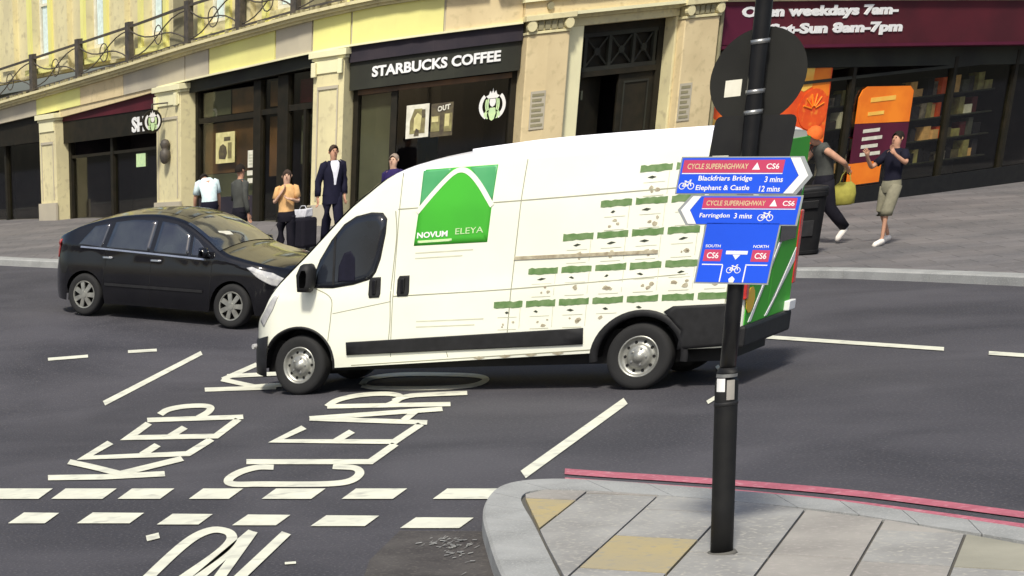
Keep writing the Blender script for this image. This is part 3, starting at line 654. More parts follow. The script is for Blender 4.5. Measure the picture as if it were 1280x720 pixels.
part('door_handle', 'steel', door, lambda mb: wbox(mb, 20.34, 20.37, 1.5, 1.72, -.388, -.34))
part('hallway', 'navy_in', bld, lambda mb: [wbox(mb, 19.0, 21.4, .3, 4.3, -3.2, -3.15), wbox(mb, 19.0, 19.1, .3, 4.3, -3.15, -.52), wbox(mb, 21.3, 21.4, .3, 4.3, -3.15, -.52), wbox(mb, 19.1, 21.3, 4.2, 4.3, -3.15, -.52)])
part('entry_lamp', 'olive_in', bld, lambda mb: wbox(mb, 19.39, 19.43, 2.95, 3.12, -.348, -.31))
# stone behind everything so that no gap opens
part('backing_wall', 'stone_dark', bld, lambda mb: [wbox(mb, -14, 44, -.3, 4.95, -4.2, -4.0, 1.)])
part('return_pier', 'stone', bld, lambda mb: [wbox(mb, 22.222, 22.42, zb(22), 5.15, -.75, .02)])
part('drainpipe', 'stone_dark', bld, lambda mb: mb.tube([W(22.33, .3, .09), W(22.33, 5.1, .09)], .045, 8))
# balcony railing
rl = part('balcony_railing', 'iron', bld, lambda mb: [wbox(mb, -13, 16.9, lambda s: zc(s)+.24, lambda s: zc(s)+.28, -.02, .03), wbox(mb, -13, 16.9, lambda s: zc(s)+.95, lambda s: zc(s)+1.0, -.03, .04)])
for s in (-12.5, -9.6, -6.8, -4.2, -1.8, .9, 3.4, 5.95, 8.95, 10.95, 12.9, 14.9, 16.8):
    part('railing_post', 'iron', rl, lambda mb: wbox(mb, s-.09, s+.09, zc(s)+.172, zc(s)+1.08, -.06, .08))
ps = [-12.5, -9.6, -6.8, -4.2, -1.8, .9, 3.4, 5.95, 8.95, 10.95, 12.9, 14.9, 16.8]
for a, b in zip(ps[:-1], ps[1:]):
    def sc(mb, a=a, b=b):
        m_ = (a+b)/2
        for p, q in (((a, .9), (b, .3)), ((a, .3), (b, .9))): mb.tube([W(p[0]+(q[0]-p[0])*t, zc(p[0])+.0+p[1]+(q[1]-p[1])*t+(zc(q[0])-zc(p[0]))*t-.09*math.sin(math.pi*t*2), .01) for t in np.linspace(.03, .97, 9)], .016, 5)
        mb.tube([W(m_+.2*math.cos(t), zc(m_)+.6+.2*math.sin(t), .012) for t in np.linspace(0, 2*math.pi, 13)], .014, 5)
    part('railing_scroll', 'iron', rl, sc)
# --- hanging round sign and wall lantern by the left pilaster
def near_wall(px, py, off):
    """spot `off` metres in front of the wall seen at that place"""
    d = ray(px, py); best = None
    for s in np.arange(-4, 30, .02):
        p = W(s, 0, off); c = d[0]*p.y-d[1]*p.x
        if best is None or abs(c) < best[0]: best = (abs(c), s, p)
    p = best[2]; k = p.y/d[1]; return best[1], float(CAMH+k*d[2])
s_, z_ = near_wall(190, 152, .5)
hs = empty('hanging_sign', W(s_, z_, .5), 0, 'small round coffee sign hanging from a bracket beside the SHOP lettering', 'sign')
vdir = Vector(W(s_, z_, .5)); vdir.z = 0; vdir.normalize(); hx = Vector((-vdir.y, vdir.x, 0))*-1
tx = (hx*.9+vdir*.44).normalized(); nn = Vector((tx.y, -tx.x, 0))
if nn.dot(vdir) > 0: nn = -nn
C0 = Vector(W(s_, z_, .5))
def fs(x, y, d): return C0+tx*x+Vector((0, 0, y))+nn*(d+.03)
mb = MB(); mb.prism([fs(.25*math.cos(a), .25*math.sin(a), -.05) for a in np.linspace(0, 2*math.pi, 28)[:-1]], [fs(.25*math.cos(a), .25*math.sin(a), -.001) for a in np.linspace(0, 2*math.pi, 28)[:-1]]); mb.build('sign_disc', M['frame_dark'], hs)
emblem(fs, .20, hs)
mb = MB(); mb.tube([C0+Vector((0,0,.27)), C0+Vector((0,0,.36))], .015, 6); mb.tube([C0+Vector((0,0,.36)), W(s_+.12, z_+.36, 0.0)], .018, 6); mb.build('bracket', M['iron'], hs)
s_, z_ = near_wall(206, 190, .22)
wl = empty('wall_lantern', W(s_, z_, .22), 0, 'dark bulbous lantern on the stone pilaster below the round sign', 'lamp'); c = W(s_, z_, .22)
mb = MB(); mb.lathe([(.0,-.26),(.05,-.25),(.10,-.2),(.13,-.08),(.12,.02),(.07,.06),(.09,.10),(.12,.18),(.08,.25),(.0,.28)], tuple(c), 14); mb.build('lantern_body', M['iron'], wl, smooth=True)
mb = MB(); mb.tube([c+Vector((0,0,.1)), W(s_, z_+.1, .10)], .02, 6); mb.build('bracket', M['iron'], wl)

# ------------------------------------------------------------------ supermarket next door
p0 = W(26, wz(26))
sm = empty('supermarket_front', p0, 0, 'supermarket front with a maroon fascia of white opening hours and orange window posters', 'shop')
def zs(s): return 3.67-.058*(s-22.4)
S0, S1 = 22.44, 33.6
part('fascia', 'maroon', sm, lambda mb: wbox(mb, S0, S1, zs, lambda s: zs(s)+.80, -.45, -.02))
part('fascia_trim', 'purple', sm, lambda mb: wbox(mb, S0, S1, lambda s: zs(s)-.06, lambda s: zs(s)-.002, -.45, .03))
part('fascia_panel', 'purple', sm, lambda mb: wbox(mb, S0+.02, 23.25, lambda s: zs(s)+.02, lambda s: zs(s)+.72, -.018, -.01))
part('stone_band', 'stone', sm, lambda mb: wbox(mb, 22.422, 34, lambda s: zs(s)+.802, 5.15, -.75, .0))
part('string_course', 'stone', sm, lambda mb: [wbox(mb, 22.422, 34, lambda s: zs(s)+.88, lambda s: zs(s)+.98, .002, .1), wbox(mb, 22.422, 44, 5.152, 5.3, -.74, .2)])
def fh(x, y, d): s = 22.93+x; return W(s, 4.10-.052*x+y, -.008+d*.02)
fit_text('Open weekdays 7am-', 4.32, .25, fh, 'sign_letter', M['white'], sm, bold=.05, split=True)
def fh2(x, y, d): s = 23.72+x; return W(s, 3.735-.052*x+y, -.008+d*.02)
fit_text('Sat-Sun 8am-7pm', 3.72, .25, fh2, 'sign_letter', M['white'], sm, bold=.05, split=True)
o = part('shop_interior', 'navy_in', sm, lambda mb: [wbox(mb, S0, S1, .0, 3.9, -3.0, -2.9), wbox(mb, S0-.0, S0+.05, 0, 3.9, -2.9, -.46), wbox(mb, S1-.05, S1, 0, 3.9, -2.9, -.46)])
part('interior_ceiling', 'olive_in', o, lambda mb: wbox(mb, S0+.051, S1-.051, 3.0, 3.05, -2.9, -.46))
part('window_head', 'frame_olive', sm, lambda mb: wbox(mb, S0, S1, lambda s: zs(s)-.42, lambda s: zs(s)-.062, -.44, -.3))
for s in (S0, 24.28, 26.52, 29.6, 31.6, S1-.1): part('window_frame', 'frame_dark', sm, lambda mb: wbox(mb, s, s+.10, zb(s), 3.0, -.42, -.29))
part('transom', 'frame_olive', sm, lambda mb: wbox(mb, S0+.1, S1-.1, 2.78, 2.84, -.419, -.3))
part('stallriser', 'matt_black', sm, lambda mb: wbox(mb, S0, S1, zb(28), .62, -.289, -.2))
for a, b in ((S0+.101, 24.279), (24.381, 26.519), (26.621, 29.599), (29.701, 31.599), (31.701, S1-.101)):
    part('window_pane', 'glass', sm, lambda mb: wbox(mb, a, b, .62, 2.779, -.37, -.36))
part('side_pier', 'stone', sm, lambda mb: [wbox(mb, 33.62, 35, zb(34), 4.0, -.75, .1)])
part('far_wall', 'stone_grey', sm, lambda mb: [wbox(mb, 35.0, 44, zb(38), 5.15, -.75, -.05, 1.)])
# shelves of goods
rg = random.Random(11); GM = ['goods','paper','maroon','poster_olive','peach','navy_in','grey_cloth','poster_dark','orange_red','black_cloth']
for sh in (.9, 1.35, 1.8, 2.25):
    part('shelf', 'frame_olive', sm, lambda mb: wbox(mb, 25.6, 31.4, sh, sh+.03, -.95, -.55))
    s = 25.65
    while s < 31.2:
        w = rg.uniform(.12, .26); h_ = rg.uniform(.15, .36); mt_ = rg.choice(GM)
        if rg.random() < .85: part('packet', mt_, sm, lambda mb: wbox(mb, s, s+w, sh+.03, sh+.03+h_, -.85, -.57-rg.uniform(0, .1)))
        s += w+rg.uniform(.01, .05)
# window posters
def sposter(a, b, c, d, mt_, o=-.34, nm='window_poster'): return part(nm, mt_, sm, lambda mb: wbox(mb, a, b, c, d, o, o+.01))
q = sposter(22.60, 25.95, 1.60, 3.18, 'orange_red')
part('poster_print', 'orange_yellow', q, lambda mb: wpoly(mb, [(22.62,2.45),(22.9,2.25),(23.3,2.05),(23.5,1.95),(23.0,1.9),(22.62,1.95)], -.329, -.325))
part('poster_print', 'orange_yellow', q, lambda mb: wpoly(mb, [(24.9,2.75),(25.0,3.16),(25.45,3.16),(25.42,2.72),(25.2,2.64)], -.329, -.325))
q2 = part('poster_print', 'orange', q, lambda mb: [wpoly(mb, [(25.5,2.6),(25.38,2.8),(25.5,3.16),(25.9,3.16),(25.92,2.5)], -.329, -.325)])
mb = MB(); mb.prism([W(25.52+.42*math.cos(a), 2.28+.40*math.sin(a), -.324) for a in np.linspace(0, 6.283, 25)[:-1]], [W(25.52+.42*math.cos(a), 2.28+.40*math.sin(a), -.318) for a in np.linspace(0, 6.283, 25)[:-1]]); mb.build('poster_print', M['orange_red'], q)
mb = MB()
for k in range(6):
    a = .35+k*.5; mb.tube([W(25.52+.3*math.cos(a)*t, 2.28+.3*math.sin(a)*t, -.312) for t in (.2, .6, 1)], .018, 5)
mb.build('poster_print', M['orange'], q)
for a, b in ((26.82, 28.45),):
    q = part('offer_sign', 'orange', sm, lambda mb: wpoly(mb, [(a,1.89),(b,1.81),(b,2.42),(b-.12,2.52),(a+.22,2.60),(a+.08,2.54),(a,2.40)], -.335, -.31))
    part('sign_print', 'orange_yellow', q, lambda mb: [wbox(mb, a+.35, a+1.1, 2.28, 2.37, -.309, -.305), wbox(mb, a+.32, a+.8, 2.02, 2.09, -.309, -.305)])
    q = part('offer_sign', 'purple', sm, lambda mb: wbox(mb, a, b, 1.10, lambda s: 1.885-.055*(s-a), -.335, -.31))
    part('sign_print', 'paper', q, lambda mb: [wbox(mb, a+.25, a+.85-.1*(j % 2), 1.22+.155*j, 1.29+.155*j, -.309, -.305) for j in range(4)])
    q = part('offer_sign', 'orange', sm, lambda mb: wbox(mb, a-.02, a+.95, .66, 1.095, -.335, -.31))

# ------------------------------------------------------------------ delivery van (local x: front axle to rear, y: inwards from the near side)
VYAW = .76478
van = empty('delivery_van', (7.367, 24.307, .0), -VYAW, 'cream white high-roof delivery van with a green house logo on its side', 'van')
def interp(x, P): return float(np.interp(x, [p[0] for p in P], [p[1] for p in P]))
van.scale = (1, .87, 1)
TOPP = [(-.92,.62),(-.86,.74),(-.78,.82),(-.66,.90),(-.52,1.00),(-.42,1.13),(-.29,1.27),(-.09,1.45),(.07,1.59),(.32,1.82),(.56,2.04),(.76,2.18),(.99,2.33),(1.23,2.42),(1.6,2.48),(2.33,2.52),(3.7,2.50),(4.6,2.47),(4.9,2.45),(5.03,2.40)]
_tx = catmull(TOPP, 8)
def vtop(x): return float(np.interp(x, _tx[:, 0], _tx[:, 1]))
def vins(x):
    a = 0.
    if x < -.22: a = (min(-.22-x, .72)/.72)**2.3*1.0
    if x > 4.9: a = .10*((x-4.9)/.15)**2
    return a
def vtum(x, z):
    t = interp(z, [(.3,.035),(.45,.008),(.6,.0),(1.1,.0),(1.16,.012),(1.95,.05),(2.03,.058),(2.3,.10),(2.5,.14)])
    if x < 1.2 and z > 1.15: t += .07*min((1.2-x)/1.2, 1)*(z-1.15)/.8
    return t
def vy(x, z): return vins(x)+vtum(x, z)
def sill(x): return .30 if x < -.2 else interp(x, [(-.2,.30),(.4,.31),(3.6,.40),(5.05,.42)])
ARX = [(0., .47, .38), (4.035, .46, .38)]
def vbot(x):
    b = sill(x)
    for c, r, hz in ARX:
        if abs(x-c) < r: b = max(b, hz-.03+math.sqrt(r*r-(x-c)**2)*.92)
    return b
VX = sorted(set([-.93,-.92,-.90,-.87,-.84,-.8,-.75,-.7,-.64,-.58,-.52]+list(np.arange(-.47,.48,.047).round(3))+list(np.arange(.6,3.55,.1).round(3))+list(np.arange(3.575,4.50,.0418).round(4))+[4.6,4.7,4.8,4.88,4.93,4.97,5.0,5.025,5.04,5.05]))
def vsec(x, half=False):
    T = vtop(x); zb_ = min(vbot(x), T-.05); r = .13 if x > 1.2 else interp(x, [(-.93,.05),(-.4,.06),(.3,.07),(1.2,.13)]); r = min(r, (T-zb_)*.5)
    P = []
    for k in range(23):
        z = zb_+(T-r-zb_)*k/22; P.append((vy(x, z), z))
    y0 = vy(x, T-r); crown = .03 if x > 1.3 else interp(x, [(-.93,.02),(-.5,.06),(0,.13),(.7,.10),(1.3,.03)])
    wmax = 1.025
    for k in range(1, 7):
        a = math.pi/2*k/6; P.append((y0+(r*1.25)*(1-math.cos(a)), T-r+r*math.sin(a)))
    ys = P[-1][0]
    for k in range(1, 7):
        t = k/6; P.append((ys+(wmax-ys)*t, T+crown*math.sin(t*math.pi/2)))
    P = [(min(y, wmax), z) for y, z in P]
    R_ = [(2.05-y, z) for y, z in P[::-1][1:]]
    return [(x, y, z) for y, z in P+R_]
secs = [vsec(x) for x in VX]; NS = len(secs[0])
mb = MB(); mb.grid(secs); mb.add(secs[-1], [tuple(range(NS))]); mb.add(secs[0], [tuple(range(NS))[::-1]])
body = mb.build('body', [M['van'], M['van_roof']], van, smooth=True, world=False)
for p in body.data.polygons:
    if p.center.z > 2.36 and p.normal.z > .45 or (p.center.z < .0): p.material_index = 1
md = body.modifiers.new('e', 'EDGE_SPLIT'); md.split_angle = rad(50)
def vpatch(poly, off=.006, mt='plastic', name='trim', parent=None, rings=6, skirt=True, dens=.06, far=False, smooth=True):
    """a sheet lying on the side of the van, with the outline given in (x, z)"""
    P = []
    for a, b in zip(poly, poly[1:]+poly[:1]):
        n = max(1, int(math.hypot(b[0]-a[0], b[1]-a[1])/dens)); P += [(a[0]+(b[0]-a[0])*k/n, a[1]+(b[1]-a[1])*k/n) for k in range(n)]
    c = (sum(p[0] for p in P)/len(P), sum(p[1] for p in P)/len(P)); rows = []
    def pt(x, z, o): y = vy(x, z)-o; return (x, 2.05-y if far else y, z)
    if skirt: rows.append([pt(x, z, -.01) for x, z in P])
    for k in range(rings+1):
        t = 1-k/rings; t = max(t, .001); rows.append([pt(c[0]+(x-c[0])*t, c[1]+(z-c[1])*t, off) for x, z in P])
    mb = MB(); mb.grid(rows, True); return mb.build(name, M[mt], parent or van, smooth=smooth, world=False)
def vstrip(pts, w, off, mt, name, parent=None, n=24, far=False):
    P = catmull(pts, 6) if len(pts) > 2 else np.array([np.asarray(pts[0], float)*(1-t)+np.asarray(pts[1], float)*t for t in np.linspace(0, 1, n)])
    rows = []
    for i, p in enumerate(P):
        t = P[min(i+1, len(P)-1)]-P[max(i-1, 0)]; t = t/(np.linalg.norm(t)+1e-9); d = np.array([-t[1], t[0]])*w/2
        q = [];
        for s_, o in ((-1, -.004), (-1, off), (1, off), (1, -.004)): x, z = p+d*s_; y = vy(x, z)-o; q.append((x, 2.05-y if far else y, z))
        rows.append(q)
    mb = MB(); mb.grid(rows, True); return mb.build(name, M[mt], parent or body, world=False)
# underside, wheel wells
mb = MB(); mb.box(-.5, 4.9, .28, 1.77, .26, .62); mb.build('chassis', M['matt_black'], van, world=False)
for c, r, hz in ARX:
    mb = MB(); L = []
    for a in np.linspace(0, math.pi, 15): L.append([(c+(r-.004)*math.cos(a), y, hz-.04+(r-.004)*.92*math.sin(a)) for y in (.06, .5)])
    mb.grid(L); mb.add([(c-r+.01, .5, .2), (c+r-.01, .5, .2), (c+r-.01, .5, .9), (c-r+.01, .5, .9)], [(0,1,2,3)]); mb.build('wheel_well', M['matt_black'], van, world=False)
# wheels
def make_wheel(cx, cy, name='wheel', r=.345, steer=0., side=1):
    w = bpy.data.objects.new(name, None); COL.objects.link(w); w.empty_display_size = .1; w.parent = van; w.location = (cx, cy, r); w.rotation_euler = (0, 0, steer if side > 0 else steer+math.pi)
    ORG[w.name] = (Vector((0,0,0)), 0)
    mb = MB(); mb.lathe([(.20,.0),(.235,-.012),(.29,-.022),(.325,-.012),(.343,.02),(r,.05),(r,.17),(.335,.21),(.24,.22),(.2,.2)], n=40, axis='y'); mb.build('tyre', M['tyre'], w, smooth=True, world=False)
    mb = MB(); mb.lathe([(.218,.0),(.212,-.012),(.200,-.012),(.192,.02),(.17,.045),(.13,.035),(.125,.01),(.10,-.005),(.055,-.012),(.05,-.03),(.0,-.035)], n=36, axis='y'); mb.build('rim', M['rim'], w, smooth=True, world=False)
    mb = MB()
    for k in range(10):
        a = 2*math.pi*k/10; mb.lathe([(.0,-.001),(.016,-.001),(.018,.02)], (.152*math.cos(a), .035, .152*math.sin(a)), 8, 'y')
    o = mb.build('vent_holes', M['matt_black'], w, world=False); o['kind'] = 'stuff'
    mb = MB()
    for k in range(5):
        a = 2*math.pi*k/5; mb.lathe([(.0,-.02),(.012,-.018),(.014,.0)], (.085*math.cos(a), .0, .085*math.sin(a)), 7, 'y')
    o = mb.build('wheel_nuts', M['steel'], w, world=False); o['kind'] = 'stuff'
    return w
make_wheel(0, .075, steer=rad(-4)); make_wheel(4.035, .055); make_wheel(0, 1.97, side=-1, steer=rad(-4)); make_wheel(4.035, 1.99, side=-1)
# black trim
def arch_ring(c, r, hz, w, a0, a1, name='wheel_arch_trim'):
    rows = []
    for a in np.linspace(rad(a0), rad(a1), 25):
        q = []
        for rr, o in ((r-.02, -.03), (r-.005, .016), (r+w, .012), (r+w+.008, -.004)):
            x = c+rr*math.cos(a); z = hz-.03+rr*math.sin(a)*.92; q.append((x, vy(x, max(z, .3))-o, z))
        rows.append(q)
    mb = MB(); mb.grid(rows); return mb.build(name, M['plastic'], van, smooth=True, world=False)
arch_ring(0., .47, .38, .012, -6, 150); arch_ring(4.035, .46, .38, .055, -8, 186)
vpatch([(.65,.455),(3.44,.495),(3.43,.665),(.64,.60)], .022, 'plastic', 'side_moulding')
vpatch([(4.44,.41),(5.02,.44),(5.02,.855),(4.36,.85),(4.27,.80),(4.47,.60)], .014, 'plastic', 'rear_corner_black_panel')  # plain black panel over the lower rear corner of the side
# front bumper: wraps the nose
rows = []
for x in [-.95,-.945,-.93,-.90,-.86,-.8,-.74,-.68,-.6,-.52,-.46,-.40]:
    q = []
    zt = interp(x, [(-.95,.62),(-.6,.66),(-.40,.70)])
    for z, o in ((.22,-.05),(.24,.02),(.40,.035),(.52,.035),(zt-.02,.03),(zt,.0)):
        xx = max(x, -.94); q.append((x-.01, min(vins(xx), 1.02)-o if x > -.94 else 1.02, z))
    rows.append(q)
fr = [[(x, 2.05-y, z) for x, y, z in q] for q in rows]
mb = MB(); mb.grid(rows); mb.grid(fr, flip=True); mb.build('front_bumper', M['plastic'], van, smooth=True, world=False)
mb = MB(); mb.tube([(-.70,.36,.56),(-.735,.30,.56)], .03, 8); mb.build('fog_lamp', M['headlamp'], van, world=False)
# headlamps high on the wing
for far in (False, True): vpatch([(-.60,.86),(-.50,.80),(-.34,1.0),(-.26,1.16),(-.33,1.15),(-.47,.99)], .01, 'headlamp', 'headlight', far=far, dens=.03)
# windscreen and side glass
rows = []
for x in np.linspace(-.36, .93, 16):
    S_ = vsec(x); rows.append([(p[0]-.012, p[1], p[2]+.012) for p in S_[26:-26]])
mb = MB(); mb.grid(rows); mb.build('windscreen', M['carglass'], van, smooth=True, world=False)
win = [(.205,1.235),(.20,1.36),(.27,1.53),(.40,1.72),(.54,1.87),(.68,1.945),(.86,1.975),(1.0,1.965),(1.055,1.90),(1.045,1.75),(1.0,1.50),(.955,1.37),(.90,1.30),(.70,1.255),(.45,1.225)]
def grow(P, g): c = (sum(p[0] for p in P)/len(P), sum(p[1] for p in P)/len(P)); return [(p[0]+g*(p[0]-c[0])/math.hypot(p[0]-c[0], p[1]-c[1]), p[1]+g*(p[1]-c[1])/math.hypot(p[0]-c[0], p[1]-c[1])) for p in P]
for far in (False, True):
    o = vpatch(grow(win, .022), .006, 'plastic', 'window_seal', far=far); vpatch(win, .011, 'carglass', 'side_window', parent=o, far=far)
mb = MB(); L = []
for p in [(.44,1.26),(.405,1.60)]: pass
vstrip([(.445,1.24),(.43,1.76)], .028, .016, 'plastic', 'quarterlight_bar')
vpatch([(.50,1.27),(.72,1.27),(.70,1.52),(.64,1.60),(.56,1.58),(.50,1.44)], .0135, 'navy_cloth', 'seat_behind_glass')
# mirror
mir = bpy.data.objects.new('door_mirror', None); COL.objects.link(mir); mir.parent = van; mir.location = (.16, -.10, 1.33); ORG[mir.name] = (Vector((0,0,0)), 0)
mb = MB(); mb.grid([[(x*sx, -.02+.13*yy, z*sz) for x, z in [(-.09,-.14),(.05,-.15),(.09,-.08),(.10,.10),(.06,.17),(-.05,.17),(-.11,.06)]] for yy, sx, sz in ((-1.0,.45,.6),(-.85,.85,.92),(0,1,1),(.6,.9,.9),(1.0,.5,.5))], True)
mb.build('mirror_housing', M['plastic'], mir, smooth=True, world=False)
mb = MB(); mb.grid([[(.07+.012*k, -.11+.15*j, -.10+.2*k+.0*j) for j in (0, 1)] for k in (0, 1)]); mb.build('mirror_glass', M['headlamp'], mir, world=False)
mb = MB(); mb.tube([(-.02,.05,-.05),(.04,.16,-.09)], .035, 8); mb.build('mirror_arm', M['plastic'], mir, world=False)
# handles
for x in (.97, 1.32):
    o = vpatch([(x-.062,1.08),(x+.062,1.08),(x+.075,1.12),(x+.068,1.30),(x-.05,1.30),(x-.075,1.26),(x-.075,1.12)], .008, 'plastic', 'handle_recess', dens=.03)
    mb = MB(); yy = vy(x, 1.2)-.03; mb.box(x-.025, x+.02, yy-.012, yy+.03, 1.12, 1.27); mb.build('handle', M['carblack'], o, world=False, bevel=.006)
# panel gaps and creases
for pts, w in [([(.40,.62),(.43,.9),(.42,1.1),(.20,1.22)], .010), ([(1.16,.46),(1.18,.8),(1.17,1.1),(1.185,1.4),(1.20,1.75),(1.17,1.99)], .011), ([(1.20,.42),(1.20,1.05),(1.215,1.95),(1.22,2.38)], .009), ([(2.58,.50),(2.595,1.2),(2.62,2.0),(2.64,2.40)], .010),
               ([(1.20,2.005),(2.64,1.995),(5.03,2.00)], .012), ([(1.2,1.085),(2.6,1.10),(4.9,1.175)], .010), ([(.45,.925),(1.18,1.03)], .008), ([(.7,.335),(3.55,.435)], .010),
               ([(1.9,.40),(1.88,.46)], .008), ([(4.88,.86),(4.90,1.6),(4.90,2.38)], .009)]:
    vstrip(pts, w, .0022, 'seam', 'panel_gap')
vstrip([(2.60,1.415),(3.4,1.405),(4.14,1.395)], .035, .014, 'grey_print', 'sliding_door_rail')
# logo
lg = vpatch([(1.415,1.61),(2.275,1.60),(2.315,2.375),(1.485,2.39)], .004, 'green', 'side_logo')
vpatch([(1.455,2.02),(1.46,2.38),(1.80,2.38)], .0065, 'green_teal', 'logo_corner', parent=lg); vpatch([(2.31,2.37),(2.295,2.02),(2.0,2.375)], .0065, 'green_teal', 'logo_corner', parent=lg)
vstrip([(1.43,1.955),(1.62,2.16),(1.79,2.315),(1.90,2.355),(2.01,2.31),(2.14,2.18),(2.30,1.965)], .052, .009, 'van', 'logo_roof_line', parent=lg)
def vt(x0, z0): return lambda x, y, d: (x0+x, vy(x0+x, z0+y)-.008-.002*(d+.5), z0+y)
fit_text('NOVUM', .36, .062, vt(1.45,1.685), 'logo_lettering', M['white'], lg, bold=.03, world=False)
fit_text('ELEYA', .32, .062, vt(1.90,1.70), 'logo_lettering', M['emblem'], lg, bold=.0, world=False)
vpatch([(1.46,1.635),(1.86,1.635),(1.86,1.66),(1.46,1.66)], .007, 'emblem', 'logo_underline', parent=lg)
for z, a, b in ((1.53,1.44,2.12),(1.475,1.44,2.0),(.80,1.5,2.3),(.74,1.5,2.2)): vstrip([(a,z),(b,z)], .014, .002, 'faint_print', 'small_print')
# product livery: rows of green-topped crates
rg = random.Random(5); k_ = 0
gb = MB(); db = MB(); gp = MB(); fp = MB()
def side_quad(mb, pts, off):
    for x, z in pts:
        if math.hypot(x-4.035, (z-.35)/.92) < .53 or (x > 4.2 and z < .87): return
    mb.add([(x, vy(x, z)-off, z) for x, z in pts], [tuple(range(len(pts)))])
ROWS = [(2.41,.935,7),(2.77,1.265,6),(3.12,1.59,5),(3.49,1.895,4),(3.86,2.20,3)]
for x0, z0, n in ROWS:
    for j in range(n):
        x = x0+j*.365
        if x+.3 > 5.0: break
        n_ = 9; U = [(x+.325*t/n_, z0+.034+rg.uniform(-.006,.008)) for t in range(n_+1)]; D = [(x+.325*t/n_, z0-.030+rg.uniform(-.006,.006)) for t in range(n_+1)]
        for t in range(n_): side_quad(gb, [D[t], D[t+1], U[t+1], U[t]], .0045)
        cx_ = x+.14
        j1, j2, j3 = rg.uniform(-.03,.03), rg.uniform(.02,.055), rg.uniform(-.008,.008); side_quad(db, [(cx_+j1-j2, z0-.082+j3), (cx_+j1, z0-.066), (cx_+j1+j2, z0-.08-j3), (cx_+j1*.5, z0-.094)], .0045)
        for _ in range(3):
            cx_ = x+rg.uniform(.10,.25); cz_ = z0-rg.uniform(.16,.23); rr_ = rg.uniform(.012,.034); side_quad(gp, [(cx_+rr_*rg.uniform(.6,1.3)*math.cos(a), cz_+rr_*rg.uniform(.4,1.)*math.sin(a)) for a in np.linspace(0, 6.283, 8)[:-1]], .0045)
        for a, b, c, d in ((x+.30, x+.306, z0-.25, z0-.035), (x+.06, x+.27, z0-.262, z0-.255), (x+.05, x+.27, z0-.132, z0-.126)): side_quad(fp, [(a,c),(b,c),(b,d),(a,d)], .0035)
for x in np.arange(2.2, 3.5, .3): side_quad(gp, [(x, .385+(x-2.2)*.03), (x+.07, .40+(x-2.2)*.03), (x+.14, .385+(x-2.2)*.03), (x+.07, .36+(x-2.2)*.03)], .006)
for mb, nm, mt_ in ((gb,'green_bar_print','green_bar'),(db,'caption_print','dark_print'),(gp,'basket_print','grey_print'),(fp,'crate_outline_print','faint_print')):
    o = mb.build(nm, M[mt_], body, world=False, fix=False); o['kind'] = 'stuff'
# rear doors, lamps, bumper
def rear(mb, y0, y1, z0, z1, o0=.0, o1=.012): mb.box(5.05+o0, 5.05+o1, y0, y1, z0, z1)
for a, b in ((.13, 1.02), (1.03, 1.92)):
    mb = MB(); rear(mb, a, b, .62, 2.34); d_ = mb.build('rear_door', M['green'], van, world=False, bevel=.004)
    mb = MB(); rear(mb, a+.12, b-.12, 1.35, 2.05, .013, .02); mb.build('rear_window', M['carglass'], d_, world=False)
mb = MB(); mb.prism([(5.063,.25,.64),(5.063,.36,.64),(5.063,1.88,2.0),(5.063,1.88,1.86)], [(5.068,.25,.64),(5.068,.36,.64),(5.068,1.88,2.0),(5.068,1.88,1.86)]); mb.build('rear_stripe', M['white'], van, world=False)
mb = MB(); mb.prism([(5.063,.9,.64),(5.063,1.0,.64),(5.063,1.9,1.25),(5.063,1.9,1.12)], [(5.068,.9,.64),(5.068,1.0,.64),(5.068,1.9,1.25),(5.068,1.9,1.12)]); mb.build('rear_stripe', M['white'], van, world=False)
mb = MB(); mb.prism([(5.063,.2+.16*math.cos(a)+.05,.86+.13*math.sin(a)) for a in np.linspace(0,6.28,11)[:-1]], [(5.070,.2+.16*math.cos(a)+.05,.86+.13*math.sin(a)) for a in np.linspace(0,6.28,11)[:-1]]); mb.build('rear_fruit_print', M['amber'], van, world=False)
for y0, y1 in ((.03, .13), (1.92, 2.02)):
    mb = MB(); mb.box(4.84, 5.075, y0-.012, y1, .88, 1.62); mb.build('tail_light', M['red_lamp'], van, world=False, bevel=.015)
mb = MB(); mb.box(5.02, 5.10, .06, 1.93, .40, .62); mb.build('rear_bumper', M['plastic'], van, world=False, bevel=.03)
mb = MB(); mb.box(5.06, 5.12, 1.70, 1.96, .62, .72); mb.build('number_plate', M['white'], van, world=False, bevel=.01)
# roof ribs
for y in (.45, .75, 1.05, 1.35, 1.65):
    mb = MB(); mb.tube([(x, y, vtop(x)+.028) for x in np.linspace(1.9, 4.8, 20)], .018, 6); mb.build('roof_rib', M['van_roof'], body, world=False)

# ------------------------------------------------------------------ black hatchback (local x: forward, y: left side away from viewer)
CARP = gnd(285, 412); CARA = -.82; CS = 1.03
car = empty('parked_hatchback', (CARP.x, CARP.y, CARP.z), CARA, 'glossy black hatchback car waiting behind the nose of the van', 'car'); _f = Vector((math.cos(CARA), math.sin(CARA), 0)); _l = Vector((-_f.y, _f.x, 0))
def _g(a, b): q = CARP+_f*a*CS+_l*b*CS; return Vector((q.x, q.y, hgt(q.x, q.y)))
_X = (_g(0, 0)-_g(-2.7, 0)).normalized(); _Y = (_g(-1.3, 1.7)-_g(-1.3, 0)).normalized(); _Z = _X.cross(_Y).normalized(); _Y = _Z.cross(_X)
_R = Matrix((_X, _Y, _Z)).transposed(); car.rotation_euler = _R.to_euler(); car.location = _g(0, 0)+Vector((0, 0, .015)); car.scale = (CS, CS, CS)
